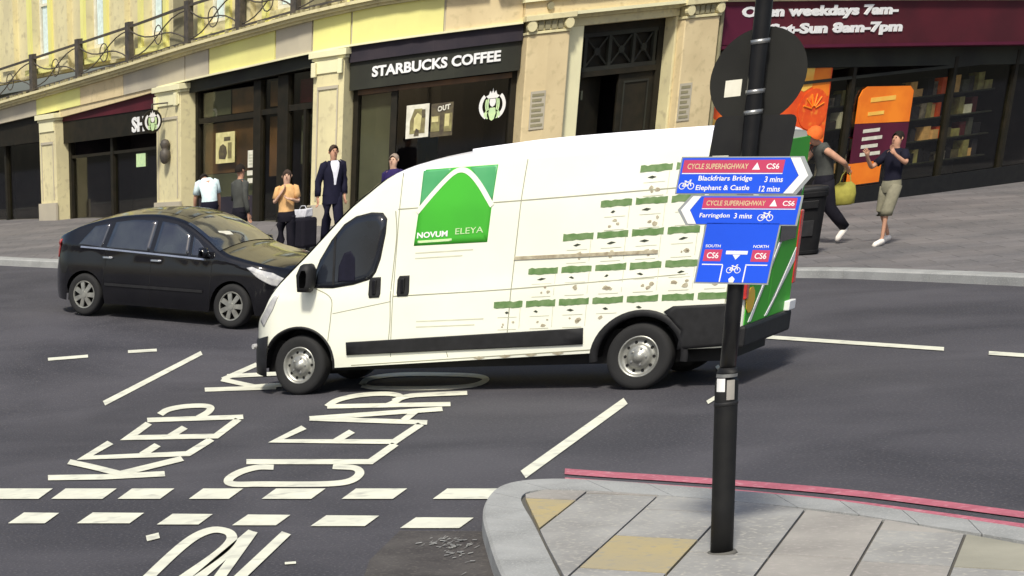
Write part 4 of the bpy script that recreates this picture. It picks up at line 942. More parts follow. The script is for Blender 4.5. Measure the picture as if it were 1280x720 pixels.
# origin under the near front wheel; near side is y=0, body extends to y=+1.725
CTOP = catmull([(.93,.55),(.90,.70),(.80,.80),(.45,.90),(.05,.97),(-.25,1.04),(-.60,1.22),(-1.0,1.40),(-1.4,1.475),(-1.8,1.48),(-2.3,1.43),(-2.8,1.32),(-3.15,1.20),(-3.42,1.10),(-3.50,.9),(-3.52,.6)], 8)[::-1]
BELT = lambda x: interp(x, [(-3.5,1.0),(-2.5,.98),(-1.2,.94),(-.1,.90),(.3,.82),(.92,.62)])
def ctop(x): return float(np.interp(x, CTOP[:, 0], CTOP[:, 1]))
def cins(x):
    a = 0.
    if x > .35: a = ((x-.35)/.58)**2.2*.62
    if x < -2.9: a = ((-2.9-x)/.62)**2.2*.40
    return a
def cy_(x, z):
    b = BELT(x); t = interp(z, [(.2,.05),(.35,.015),(.55,.0),(.75,.01)])
    if z > b: t += (z-b)*.42
    elif z > .75: t += (z-.75)*.12
    return cins(x)+t+.01
def cbot(x):
    b = .20
    for c in (0, -2.7):
        if abs(x-c) < .37: b = max(b, .30+math.sqrt(.37**2-(x-c)**2)*.98)
    return b
def csec(x):
    T = max(ctop(x), cbot(x)+.06); zb_ = cbot(x); r = min(.07, (T-zb_)*.4); P = []
    for k in range(17): z = zb_+(T-r-zb_)*k/16; P.append((cy_(x, z), z))
    y0 = P[-1][0]
    for k in range(1, 5): a = math.pi/2*k/4; P.append((y0+r*1.6*(1-math.cos(a)), T-r+r*math.sin(a)))
    ys = P[-1][0]
    for k in range(1, 6): t = k/5; P.append((ys+(.8625-ys)*t, T+.05*math.sin(t*math.pi/2)))
    P = [(min(y, .8625), z) for y, z in P]; return [(x, y, z) for y, z in P]+[(x, 1.725-y, z) for y, z in P[::-1][1:]]
CXS = sorted(set(list(np.linspace(-3.52,-3.1,8).round(3))+list(np.arange(-3.08,.40,.04).round(3))+list(np.linspace(.4,.93,14).round(3))))
cs_ = [csec(x) for x in CXS]; mb = MB(); mb.grid(cs_); n = len(cs_[0]); mb.add(cs_[-1], [tuple(range(n))]); mb.add(cs_[0], [tuple(range(n))[::-1]])
cb = mb.build('body', M['carblack'], car, smooth=True, world=False); md = cb.modifiers.new('e', 'EDGE_SPLIT'); md.split_angle = rad(50)
def cpatch(poly, off, mt, name, parent=None, far=False, dens=.06):
    P = []
    for a, b in zip(poly, poly[1:]+poly[:1]):
        k = max(1, int(math.hypot(b[0]-a[0], b[1]-a[1])/dens)); P += [(a[0]+(b[0]-a[0])*i/k, a[1]+(b[1]-a[1])*i/k) for i in range(k)]
    c = (sum(p[0] for p in P)/len(P), sum(p[1] for p in P)/len(P)); rows = []
    def pt(x, z, o): y = cy_(x, z)-o; return (x, 1.725-y if far else y, z)
    rows.append([pt(x, z, -.01) for x, z in P])
    for k in range(6): t = max(1-k/5, .001); rows.append([pt(c[0]+(x-c[0])*t, c[1]+(z-c[1])*t, off) for x, z in P])
    return MB().grid(rows, True).build(name, M[mt], parent or car, smooth=True, world=False)
M['carglass2'] = mat('car_side_glass', (.035,.042,.05), .08, (.015,.018,.03), 3., spec=.8, coat=1.)
for far in (False, True):
    cpatch([(-.42,.975),(-.72,1.185),(-.80,1.22),(-.76,.965)], .004, 'carglass2', 'side_window', far=far)
    cpatch([(-.82,.965),(-.86,1.24),(-1.15,1.37),(-1.42,1.40),(-1.44,.975)], .004, 'carglass2', 'side_window', far=far)
    cpatch([(-1.52,.98),(-1.50,1.405),(-1.9,1.405),(-2.25,1.36),(-2.32,.995)], .004, 'carglass2', 'side_window', far=far)
    cpatch([(-2.40,1.0),(-2.34,1.34),(-2.62,1.29),(-2.85,1.03)], .004, 'carglass2', 'side_window', far=far)
    cpatch([(.84,.56),(.80,.66),(.60,.79),(.30,.87),(.22,.855),(.40,.74),(.62,.62)], .012, 'headlamp', 'headlight', far=far, dens=.04)
    cpatch([(-1.47,.86),(-1.28,.86),(-1.28,.885),(-1.47,.885)], .03, 'chrome', 'door_handle', far=far)
    cpatch([(-2.36,.86),(-2.18,.86),(-2.18,.885),(-2.36,.885)], .03, 'chrome', 'door_handle', far=far)
    cpatch([(-3.49,.8),(-3.40,1.05),(-3.28,1.08),(-3.38,.8)], .01, 'red_lamp', 'tail_light', far=far, dens=.04)
for x0_, x1_ in ((-.38,-.39), (-1.46,-1.475), (-2.36,-2.3)):
    mb = MB(); mb.grid([[(x0_+(x1_-x0_)*t-.004, cy_(x0_, .28+.68*t)-.002, .28+.68*t), (x0_+(x1_-x0_)*t+.004, cy_(x0_, .28+.68*t)-.002, .28+.68*t)] for t in np.linspace(0, 1, 10)]); mb.build('door_gap', M['matt_black'], cb, world=False)
mb = MB(); mb.grid([[(x, cy_(x, BELT(x)+.012)-.006, BELT(x)+.005), (x, cy_(x, BELT(x)+.03)-.006, BELT(x)+.028)] for x in np.arange(-2.8, -.4, .08)]); mb.build('window_trim', M['chrome'], cb, world=False)
mb = MB(); mb.grid([[(x, cy_(x, .5)-.014, .47), (x, cy_(x, .5)-.014, .51)] for x in np.arange(-2.3, -.4, .1)]); mb.build('side_moulding', M['plastic'], cb, world=False)
rows = []
for x in np.linspace(-.30, -.98, 12): rows.append([(p[0]+.006, p[1], p[2]+.006) for p in csec(x)[18:-18]])
ws = MB().grid(rows).build('windscreen', M['carglass2'], car, smooth=True, world=False)
rows = []
for x in np.linspace(-1.05, -1.95, 8): rows.append([(p[0], p[1], p[2]+.003) for p in csec(x)[21:-21]])
MB().grid(rows).build('glass_roof', M['carglass'], car, smooth=True, world=False)
mb = MB(); mb.prism([(-.62,.50,1.262),(-.55,.72,1.245),(-.47,.70,1.205),(-.54,.48,1.215)], [(-.62,.50,1.272),(-.55,.72,1.255),(-.47,.70,1.215),(-.54,.48,1.225)]); mb.build('windscreen_permit', M['paper'], ws, world=False)
mb = MB(); mb.box(.88, .95, .30, 1.42, .28, .46); mb.build('lower_grille', M['matt_black'], car, world=False, bevel=.02)
mb = MB(); mb.box(.925, .95, .60, 1.12, .49, .60); mb.build('number_plate', M['white'], car, world=False)
for k in (-.05, 1.775):
    mb = MB(); mb.grid([[(-.50+x*sx, k+(.07*yy), 1.02+z*sx) for x, z in [(-.07,-.06),(.05,-.06),(.08,.0),(.05,.08),(-.06,.08)]] for yy, sx in ((-1,.5),(-.6,.95),(.4,1),(1,.6))], True); mb.build('door_mirror', M['carblack'], car, smooth=True, world=False)
for cx_ in (0, -2.7):
    for yy, sd_ in ((.03, 1), (1.695, -1)):
        w = bpy.data.objects.new('wheel', None); COL.objects.link(w); w.parent = car; w.location = (cx_, yy, .31); w.rotation_euler = (0, 0, 0 if sd_ > 0 else math.pi); ORG[w.name] = (Vector((0,0,0)), 0)
        MB().lathe([(.2,.0),(.225,-.008),(.27,-.016),(.30,.0),(.31,.03),(.31,.16),(.28,.19),(.2,.18)], n=32, axis='y').build('tyre', M['tyre'], w, smooth=True, world=False)
        MB().lathe([(.205,.0),(.20,.008),(.185,.03),(.17,.08),(.0,.085)], n=28, axis='y').build('rim', M['matt_black'], w, smooth=True, world=False)
        mb = MB()
        for q in range(7):
            a = 2*math.pi*q/7; ca, sa = math.cos(a), math.sin(a)
            mb.hexa([(x*ca-z*sa, y, x*sa+z*ca) for x, y, z in [(.03,-.012,-.028),(.195,.0,-.036),(.195,.02,-.036),(.03,.02,-.028),(.03,-.012,.028),(.195,.0,.036),(.195,.02,.036),(.03,.02,.028)]])
        mb.lathe([(.0,-.02),(.05,-.018),(.055,.01)], n=14, axis='y'); mb.lathe([(.206,.0),(.202,-.008),(.188,-.006),(.184,.012)], n=28, axis='y')
        mb.build('wheel_spokes', M['rim'], w, world=False)
mb = MB(); mb.box(-3.2, .6, .3, 1.42, .17, .5); mb.build('underbody', M['matt_black'], car, world=False)

# ------------------------------------------------------------------ sign pole in the foreground
PB = gnd(902, 691, KT); PHI = -.5
EX = Vector((math.cos(PHI), math.sin(PHI), 0)); EN = Vector((math.sin(PHI), -math.cos(PHI), 0))   # along the plates, towards the viewer
def pax(z): return Vector((PB.x, PB.y, KT+z))+EX*(-.085*min(z, 1.1)-.018*max(z-1.1, 0))
pole = empty('sign_pole', PB, 0, 'tall black street pole with steel bands and a thicker sleeve at its foot', 'pole')
MB().tube([pax(z) for z in np.linspace(1.1, 5.2, 12)], .048, 20).build('pole_shaft', M['black'], pole, smooth=True)
MB().tube([pax(z) for z in (-.02, .3, .6, .9, 1.08, 1.13, 1.16)], [.068,.068,.068,.068,.068,.062,.050], 24).build('base_sleeve', M['matt_black'], pole, smooth=True)
MB().tube([pax(z) for z in (.93, .935, .95, .955)], [.068,.0715,.0715,.068], 24).build('sleeve_ring', M['plastic'], pole, smooth=True)
MB().tube([pax(z) for z in (-.012, .012)], [.10, .085], 24).build('mortar_collar', M['joint'], pole, smooth=True)
def on_pole(ang0, ang1, z0, z1, r, mt, nm):
    rows = []
    for a in np.linspace(ang0, ang1, 8):
        d = EN*math.cos(a)+EX*math.sin(a); rows.append([pax(z0)+d*r, pax(z1)+d*r])
    return MB().grid(rows).build(nm, M[mt], pole, smooth=True)
on_pole(-.9, -.1, 1.02, 1.10, .0705, 'white', 'reflective_sticker'); on_pole(.05, .75, .97, 1.09, .0705, 'slab_pink', 'reflective_sticker'); on_pole(-1.2, 1.2, 1.105, 1.125, .066, 'steel', 'sleeve_band')
for z in (2.985, 2.72, 2.61, 2.30, 2.07, 1.85):
    MB().tube([pax(z-.012), pax(z+.012)], .0535, 20).build('steel_band', M['steel'], pole, smooth=True)
def plate(u0, v0, tilt, off):
    ca, sa = math.cos(tilt), math.sin(tilt)
    def f(u, v, d=0.): return Vector((PB.x, PB.y, 0))+EX*(u0+u*ca-v*sa)+EN*(off+d)+Vector((0, 0, v0+u*sa+v*ca))
    return f
def psheet(f, pts, d0, d1, nm, mt, parent, **k): return MB().prism([f(x, y, d0) for x, y in pts], [f(x, y, d1) for x, y in pts]).build(nm, M[mt], parent, **k)
def rect(x0, x1, y0, y1): return [(x0,y0),(x1,y0),(x1,y1),(x0,y1)]
def ring_mark(f, cx, cy, r, d, parent, mt='white', nm='cycle_symbol', n=14, w=.22):
    rows = []
    for k in range(n+1):
        a = 2*math.pi*k/n; rows.append([f(cx+r*math.cos(a), cy+r*math.sin(a), d), f(cx+r*(1-w)*math.cos(a), cy+r*(1-w)*math.sin(a), d)])
    return rows
def cycle(f, cx, cy, s, d, parent):
    """small bicycle pictogram"""
    mb = MB(); mb.grid(ring_mark(f, cx-s*.55, cy, s*.42, d, parent)); mb.grid(ring_mark(f, cx+s*.55, cy, s*.42, d, parent))
    def bar(a, b, w=.06):
        ax, ay = cx+a[0]*s, cy+a[1]*s; bx_, by_ = cx+b[0]*s, cy+b[1]*s; L = math.hypot(bx_-ax, by_-ay); nx, ny = -(by_-ay)/L*w*s, (bx_-ax)/L*w*s
        mb.add([f(ax+nx, ay+ny, d), f(bx_+nx, by_+ny, d), f(bx_-nx, by_-ny, d), f(ax-nx, ay-ny, d)], [(0,1,2,3)])
    for a, b in (((-.55,0),(-.2,.5)), ((-.2,.5),(.4,.5)), ((.4,.5),(.55,0)), ((-.25,.45),(.0,0)), ((.0,0),(.42,.5)), ((-.55,0),(0,0)), ((-.35,.62),(-.1,.62)), ((.3,.72),(.42,.5)), ((.3,.72),(.5,.74))): bar(a, b)
    return mb.build('cycle_symbol', M['white'], parent)
def tri(f, cx, cy, s, d, parent): return MB().add([f(cx-s, cy-s*.8, d), f(cx+s, cy-s*.8, d), f(cx, cy+s, d)], [(0,1,2)]).build('direction_triangle', M['white'], parent)
def ptext(f, t, x, y, w, h, d, parent, mt='white', bold=.015): fit_text(t, w, h, lambda a, b, c: f(x+a, y+b, d+.0006*(c+.5)), 'sign_lettering', M[mt], parent, bold=bold)
# upper direction sign (points right)
f = plate(-.155, 2.40, rad(-5.2), .075)
s1 = empty('direction_sign', f(0, 0), 0, 'upper blue cycle direction sign, pointing right towards the bridge, on the black pole', 'sign', 'cycle direction signs on the pole')
psheet(f, [(-.343,-.104),(.335,-.104),(.402,.0),(.335,.104),(-.343,.104)], -.006, .0, 'sign_edge', 'signgrey', s1)
psheet(f, [(-.335,-.097),(.26,-.097),(.325,.0),(.26,.097),(-.335,.097)], .0003, .002, 'sign_face', 'blue', s1)
psheet(f, [(.262,-.097),(.315,-.097),(.378,.0),(.315,.097),(.262,.097),(.327,.0)], .0003, .003, 'white_chevron', 'white', s1)
b_ = psheet(f, rect(-.325, .235, .016, .086), .0022, .003, 'red_band', 'pink', s1); psheet(f, rect(-.325, .235, .009, .014), .0022, .003, 'band_edge', 'white', s1)
ptext(f, 'CYCLE SUPERHIGHWAY', -.30, .036, .34, .030, .0034, s1, 'stone_peach'); tri(f, .085, .050, .022, .0034, s1); ptext(f, 'CS6', .14, .036, .07, .030, .0034, s1)
cycle(f, -.285, -.058, .045, .003, s1)
ptext(f, 'Blackfriars Bridge', -.225, -.036, .30, .036, .003, s1); ptext(f, '3 mins', .145, -.036, .10, .032, .003, s1)
ptext(f, 'Elephant & Castle', -.23, -.088, .30, .036, .003, s1); ptext(f, '12 mins', .125, -.088, .115, .032, .003, s1)
# lower direction sign (points left)
f = plate(-.125, 2.205, rad(-5.2), .075)
s2 = empty('direction_sign', f(0, 0), 0, 'lower blue cycle direction sign, pointing left, below the longer one on the pole', 'sign', 'cycle direction signs on the pole')
psheet(f, [(-.295,-.084),(.33,-.084),(.33,.084),(-.295,.084),(-.357,.0)], -.006, .0, 'sign_edge', 'signgrey', s2)
psheet(f, [(-.235,-.077),(.318,-.077),(.318,.077),(-.235,.077),(-.285,.0)], .0003, .002, 'sign_face', 'blue', s2)
psheet(f, [(-.283,-.077),(-.237,-.077),(-.287,.0),(-.237,.077),(-.283,.077),(-.338,.0)], .0003, .003, 'white_chevron', 'white', s2)
psheet(f, rect(-.22, .30, .012, .070), .0022, .003, 'red_band', 'pink', s2); psheet(f, rect(-.22, .30, .006, .010), .0022, .003, 'band_edge', 'white', s2)
ptext(f, 'CYCLE SUPERHIGHWAY', -.20, .026, .33, .028, .0034, s2, 'stone_peach'); tri(f, .175, .040, .021, .0034, s2); ptext(f, 'CS6', .225, .026, .065, .028, .0034, s2)
ptext(f, 'Farringdon', -.225, -.048, .17, .032, .003, s2); ptext(f, '3 mins', -.03, -.045, .10, .030, .003, s2); cycle(f, .145, -.040, .045, .003, s2)
# junction map sign
f = plate(-.118, 1.965, rad(-5.2), .075)
s3 = empty('junction_sign', f(0, 0), 0, 'square blue cycle junction map sign, lowest of the plates on the black pole', 'sign')
psheet(f, rect(-.212, .212, -.178, .178), -.006, .0, 'sign_edge', 'signgrey', s3)
psheet(f, rect(-.203, .203, -.168, .168), .0003, .002, 'sign_face', 'blue', s3)
for a, w_s in ((-.185, 'SOUTH'), (.085, 'NORTH')):
    psheet(f, rect(a, a+.10, -.048, .018), .0022, .003, 'red_panel', 'pink', s3); ptext(f, 'CS6', a+.018, -.032, .066, .034, .0034, s3)
    ptext(f, w_s, a, .03, .085, .016, .003, s3)
psheet(f, rect(-.062, .060, -.008, .012), .0022, .003, 'route_line', 'white', s3); psheet(f, [(-.022,-.010),(.022,-.010),(.0,-.038)], .0022, .0032, 'route_arrow', 'white', s3)
cycle(f, .0, -.098, .042, .003, s3)
psheet(f, [(-.012,-.168),(.012,-.168),(.018,-.148),(.0,-.132),(-.018,-.148)], .0022, .0032, 'route_arrow', 'white', s3)
for a, b in ((-.185, -.066), (.062, .185)): psheet(f, rect(a, b, -.070, -.064), .0022, .003, 'kerb_line', 'white', s3)
for a in (-.070, .062): psheet(f, rect(a, a+.007, -.166, -.071), .0022, .003, 'kerb_line', 'white', s3)
# backs of the plates that face the other road
f = plate(-.118, 2.93, 0, -.075)
d1 = empty('round_sign', f(0, 0), 0, 'grey back of a large round sign with a small white label near the pole top', 'sign')
psheet(f, [(.262*math.cos(a), .262*math.sin(a)) for a in np.linspace(0, 2*math.pi, 49)[:-1]], -.004, .0, 'sign_back', 'signback', d1)
psheet(f, rect(-.175, -.085, -.095, -.005), .0005, .0015, 'white_label', 'paper', d1)
f = plate(-.112, 2.56, rad(-4), -.06)
d2 = empty('signal_backing_board', f(0, 0), 0, 'black backing board with rounded corners and a white label above the blue signs', 'sign')
rc = []
for cx_, cy2, a0 in ((.19,.125,0),(-.19,.125,90),(-.19,-.16,180),(.19,-.16,270)): rc += [(cx_+.035*math.cos(rad(a0+a)), cy2+.035*math.sin(rad(a0+a))) for a in (0, 30, 60, 90)]
psheet(f, rc, -.03, .0, 'board', 'matt_black', d2); psheet(f, rect(-.205, -.115, -.145, -.055), .0005, .0015, 'white_label', 'paper', d2)
MB().prism([f(x, y, .001) for x, y in rect(.02, .027, -.19, .15)], [f(x, y, .006) for x, y in rect(.02, .027, -.19, .15)]).build('board_seam', M['plastic'], d2)

# ------------------------------------------------------------------ litter bin
BP = gnd(999, 318, .12)
bn = empty('litter_bin', BP, -.35, 'large black litter bin standing on the far pavement beside the kerb', 'bin')
mb = MB(); rows = []
for z, s_ in ((0,.27),(.02,.285),(.06,.285),(.07,.275),(.9,.30),(.92,.325),(.98,.325),(1.0,.31)): rows.append([(x*s_, y*s_, z) for x, y in [(math.copysign(abs(math.cos(a))**.6, math.cos(a)), math.copysign(abs(math.sin(a))**.6, math.sin(a))) for a in np.linspace(0, 2*math.pi, 33)[:-1]]])
mb.grid(rows, True); mb.build('bin_body', M['bin'], bn, world=False, smooth=False)
mb = MB(); rows = []
for z, s_ in ((1.001,.31),(1.04,.325),(1.07,.30),(1.09,.2),(1.095,.05)): rows.append([(x*s_, y*s_, z) for x, y in [(math.copysign(abs(math.cos(a))**.6, math.cos(a)), math.copysign(abs(math.sin(a))**.6, math.sin(a))) for a in np.linspace(0, 2*math.pi, 33)[:-1]]])
mb.grid(rows, True); mb.add(rows[-1], [tuple(range(32))]); mb.build('bin_lid', M['plastic'], bn, world=False, smooth=True)
MB().box(-.15, .15, -.335, -.30, .74, .86).build('bin_opening', M['black'], bn, world=False, bevel=.008)
MB().box(-.12, .12, -.305, -.285, .3, .55).build('bin_panel', M['plastic'], bn, world=False, bevel=.006)

# ------------------------------------------------------------------ people
def skin_mesh(chains, radii, name, mt, parent, joints, sub=1):
    """one continuous skinned body: chains of joint names, a radius per joint"""
    me = bpy.data.meshes.new(name); ids = {}; vs = []; es = []
    for ch in chains:
        for a in ch:
            if a not in ids: ids[a] = len(vs); vs.append(joints[a])
        es += [(ids[a], ids[b]) for a, b in zip(ch[:-1], ch[1:])]
    me.from_pydata(vs, es, []); o = bpy.data.objects.new(name, me); COL.objects.link(o)
    md = o.modifiers.new('k', 'SKIN'); md.use_smooth_shade = True; md.branch_smoothing = .4
    for a, i in ids.items():
        sv = me.skin_vertices[0].data[i]; r = radii[a]; sv.radius = r if isinstance(r, tuple) else (r, r); sv.use_root = (a == chains[0][0])
    o.modifiers.new('u', 'SUBSURF').levels = sub
    dg = bpy.context.evaluated_depsgraph_get(); dg.update(); m2 = bpy.data.meshes.new_from_object(o.evaluated_get(dg)); m2.name = name
    bpy.data.objects.remove(o); bpy.data.meshes.remove(me)
    o = bpy.data.objects.new(name, m2); COL.objects.link(o); m2.materials.clear(); m2.materials.append(mt)
    for p in m2.polygons: p.use_smooth = True
    o.parent = parent; ORG[o.name] = (Vector((0,0,0)), 0); return o
BASE = dict(pelvis=(0,0,.95), waist=(0,0,1.08), chest=(0,0,1.29), collar=(0,0,1.43), neck=(.008,0,1.495), jaw=(.03,0,1.545), head=(.012,0,1.635), crown=(.0,0,1.715),
    shL=(0,.165,1.415), elL=(-.02,.215,1.13), wrL=(.03,.235,.89), haL=(.05,.235,.81), shR=(0,-.165,1.415), elR=(-.02,-.215,1.13), wrR=(.03,-.235,.89), haR=(.05,-.235,.81),
    hiL=(0,.09,.90), knL=(.02,.10,.50), anL=(-.02,.105,.10), toL=(.13,.12,.035), hiR=(0,-.09,.90), knR=(.02,-.10,.50), anR=(-.02,-.105,.10), toR=(.13,-.12,.035))
RAD = dict(pelvis=.085, waist=.085, chest=.095, collar=.07, neck=.052, jaw=.068, head=.090, crown=.05, shL=.055, elL=.040, wrL=.027, haL=.032, shR=.055, elR=.040, wrR=.027, haR=.032,
    hiL=.05, knL=.042, anL=.03, toL=.022, hiR=.05, knR=.042, anR=.03, toR=.022)
def person(loc, heading, H, label, pose=None, skin='skin', hair='dark_hair', top='black_cloth', sleeve=1., bottom='black_cloth', legs=1., shoes='shoe', jacket=None, cap=None, group=None, belly=1., hairlen=0, hs=1.):
    J = {k: Vector(v) for k, v in BASE.items()}
    for k, v in (pose or {}).items(): J[k] = Vector(v)
    r = empty('person', loc, heading, label, 'person', group); k_ = H/1.75; r.scale = (k_, k_, k_)
    R_ = dict(RAD); chains = [['pelvis','waist','chest','collar','neck','jaw','head','crown'], ['collar','shL','elL','wrL','haL'], ['collar','shR','elR','wrR','haR'], ['pelvis','hiL','knL','anL','toL'], ['pelvis','hiR','knR','anR','toR']]
    for s in 'LR':
        w, h_ = J['wr'+s], J['ha'+s]; d = (h_-w).normalized(); side = d.cross(Vector((0, 1 if s == 'L' else -1, .2))); side.normalize()
        for i, (off, L) in enumerate(((-.030,.070),(-.011,.082),(.010,.078),(.029,.060))):
            a, b, c = 'f%s%d' % (s, i), 'g%s%d' % (s, i), 'h%s%d' % (s, i); curl = side.cross(d)*(.022+.004*i)
            J[a] = h_+side*off+d*.030; J[b] = h_+side*off+d*(.03+L*.5)+curl*.4; J[c] = h_+side*off*1.05+d*(.03+L*.85)+curl*1.3
            R_[a] = .011; R_[b] = .009; R_[c] = .0075; chains.append(['ha'+s, a, b, c])
        J['t'+s] = w+(h_-w)*.45+side*-.036; J['u'+s] = h_+side*-.052+d*.028; R_['t'+s] = .012; R_['u'+s] = .009; J['m'+s] = w+(h_-w)*.4; R_['m'+s] = .026
        chains.append(['ha'+s, 't'+s, 'u'+s])
    bo = skin_mesh(chains, R_, 'body', M[skin], r, J); bo.data.materials.append(M[bottom])
    for q in bo.data.polygons:
        c = q.center
        if (.12 if legs >= 1 else .46) < c.z < 1.0 and abs(c.y) < .185: q.material_index = 1
    # face
    hd = (J['crown']-J['jaw']).normalized(); fw = Vector((1, 0, 0))-hd*hd.x; fw.normalize(); lf = hd.cross(fw); hc = J['head']
    def fp(a, b, c): return hc+fw*a+lf*b+hd*c
    MB().prism([fp(.075,-.014,-.035), fp(.075,.014,-.035), fp(.078,.006,.015), fp(.078,-.006,.015)], [fp(.102,-.008,-.033), fp(.102,.008,-.033), fp(.086,.003,.012), fp(.086,-.003,.012)]).build('nose', M[skin], r, world=False, smooth=True)
    for s in (-1, 1):
        MB().lathe([(.0,-.008),(.008,-.005),(.009,.0),(.008,.005),(.0,.008)], tuple(fp(.073, .028*s, .012)), 8).build('eye', M['dark_hair'], r, world=False, smooth=True)
        MB().tube([fp(.0,.078*s,-.03), fp(-.006,.090*s,-.005), fp(-.004,.084*s,.022)], [.008,.014,.009], 6).build('ear', M[skin], r, world=False, smooth=True)
    MB().tube([fp(.078,-.022,-.058), fp(.084,0,-.060), fp(.078,.022,-.058)], .004, 5).build('mouth', M['orange_skin'], r, world=False)
    # hair / cap: a cap of hair over the top and back of the head
    rows = []; A = .098; 
    for i in range(9):
        th = math.pi*.56*i/8 if not hairlen else math.pi*.66*i/8; row = []
        for j in range(18):
            ph = 2*math.pi*j/18; q = th*(1-(.44 if not cap else .2)*max(math.cos(ph), 0)**2)
            row.append(fp(-.006*hs+A*hs*1.04*math.sin(q)*math.cos(ph), A*hs*.93*math.sin(q)*math.sin(ph), .012*hs+A*hs*1.10*math.cos(q)+random.uniform(-.005, .005)))
        rows.append(row)
    MB().grid(rows, True).build('cap' if cap else 'hair', M[cap or hair], r, world=False, smooth=True)
    if cap: MB().prism([fp(.07,-.07,.045), fp(.155,-.04,.03), fp(.155,.04,.03), fp(.07,.07,.045)], [fp(.07,-.07,.052), fp(.155,-.04,.037), fp(.155,.04,.037), fp(.07,.07,.052)]).build('cap_peak', M[cap], r, world=False)
    # torso clothing: lofted ellipses along the spine
    def torso(nm, mt, g, z0=0., openf=False):
        P = [J['pelvis']+Vector((0,0,-.06-z0)), J['pelvis'], J['waist'], (J['waist']+J['chest'])/2, J['chest'], (J['chest']+J['collar'])/2, J['collar']+Vector((0,0,.01)), J['collar']+Vector((.0,0,.062))]
        Wd = [.165,.162,.148,.158,.178,.182,.150,.075]; Dp = [.120,.118,.105*belly,.112*belly,.126,.116,.095,.070]
        rows = []
        for p, a, b in zip(P, Wd, Dp): rows.append([p+Vector(((b+g)*math.cos(t), (a+g)*math.sin(t), 0)) for t in np.linspace(0, 2*math.pi, 21)[:-1]])
        mb = MB(); mb.grid(rows, True); mb.add(rows[-1], [tuple(range(20))])
        for s in 'LR':
            sh, el, wr = J['sh'+s], J['el'+s], J['wr'+s]; inn = sh*.8+J['collar']*.2
            if sleeve >= 1: pts = [inn, sh, (sh+el)/2, el, (el+wr)/2, el+(wr-el)*.95]; rr = [.066,.070,.060,.052,.046,.040]
            elif sleeve > 0: pts = [inn, sh, sh+(el-sh)*.35, sh+(el-sh)*.7]; rr = [.066,.069,.066,.066]
            else: pts = [inn, sh]; rr = [.058,.057]
            mb.tube(pts, [q+g for q in rr], 12)
        return mb.build(nm, M[mt], r, world=False, smooth=True)
    torso('top', top, .0)
    if jacket:
        torso('jacket', jacket, .016, .13)
        P = [J['waist'], (J['waist']+J['chest'])/2, J['chest'], (J['chest']+J['collar'])/2, J['collar']+Vector((0,0,.01)), J['collar']+Vector((0,0,.058))]; g = .024; rows = []
        for q, a, b, w_a in zip(P, [.148,.158,.178,.182,.150,.075], [.105*belly,.112*belly,.126,.116,.095,.070], (.10,.16,.26,.36,.5,.7)): rows.append([q+Vector(((b+g)*math.cos(t), (a+g)*math.sin(t), 0)) for t in np.linspace(-w_a, w_a, 5)])
        MB().grid(rows).build('shirt_front', M[top], r, world=False, smooth=True, fix=False)
    mb = MB(); P = [J['pelvis']+Vector((0,0,.055)), J['pelvis'], J['pelvis']+Vector((0,0,-.07)), J['pelvis']+Vector((0,0,-.13))]
    mb.grid([[p+Vector((b*math.cos(t), a*math.sin(t), 0)) for t in np.linspace(0, 2*math.pi, 21)[:-1]] for p, a, b in zip(P, (.158,.168,.176,.150), (.112,.124,.126,.11))], True)
    for s in 'LR':
        hi, kn, an = J['hi'+s], J['kn'+s], J['an'+s]
        if legs >= 1: pts = [hi+Vector((0,0,.02)), hi*.7+kn*.3, kn, (kn+an)/2, an+(an-kn)*.02]; rr = [.102,.100,.088,.080,.068]
        else: pts = [hi+Vector((0,0,.02)), hi*.7+kn*.3, kn*.9+hi*.1, kn+(an-kn)*.06]; rr = [.100,.103,.098,.096]
        mb.tube(pts, rr, 14)
    mb.build('trousers' if legs >= 1 else 'shorts', M[bottom], r, world=False, smooth=True)
    for s in 'LR':
        an, to = J['an'+s], J['to'+s]; d = to-an; dn_ = Vector((0, 0, -1))
        heel = an+Vector((-.045, 0, -.05)) if abs(d.z) < .12 else an-d*.25
        MB().tube([heel, an+Vector((.0,0,-.03))+d*.05, an+d*.5+Vector((0,0,-.02)), to+d*.05, to+d*.35], [.036,.052,.050,.046,.026], 10).build('shoe', M[shoes], r, world=False, smooth=True)
    return r
def place(px, py, H, guess_off=.12):
    """ground spot whose H-tall figure tops out where the head is seen"""
    best = None; d = ray(px, py); hl = math.hypot(d[0], d[1])
    for q in np.arange(15, 50, .02):
        P = EYE+d/hl*q; g = hgt(P[0], P[1])+guess_off; e = abs(P[2]-H-g)
        if best is None or e < best[0]: best = (e, Vector((P[0], P[1], g)))
    return best[1]
def toward(p, q): return math.atan2(q[1]-p[1], q[0]-p[0])
CAMDIR = lambda p: math.atan2(-p.y, -p.x)
def P2(a): return a
# man in a dark suit in front of the pilaster
p = place(417, 181, 1.80); person(p, CAMDIR(p)+.35, 1.80, 'man in a dark suit and open white shirt standing by the stone pilaster',
    dict(elL=(-.05,.24,1.14), wrL=(.05,.22,.90), haL=(.09,.21,.83), elR=(-.06,-.25,1.15), wrR=(-.02,-.27,.90), haR=(.0,-.27,.82), knL=(.10,.10,.51), anL=(.12,.10,.10), toL=(.27,.12,.035), anR=(-.10,-.10,.10), toR=(.05,-.12,.035)),
    skin='skin', top='shirt_white', bottom='suit', jacket='suit', hair='brown_hair', belly=1.1)
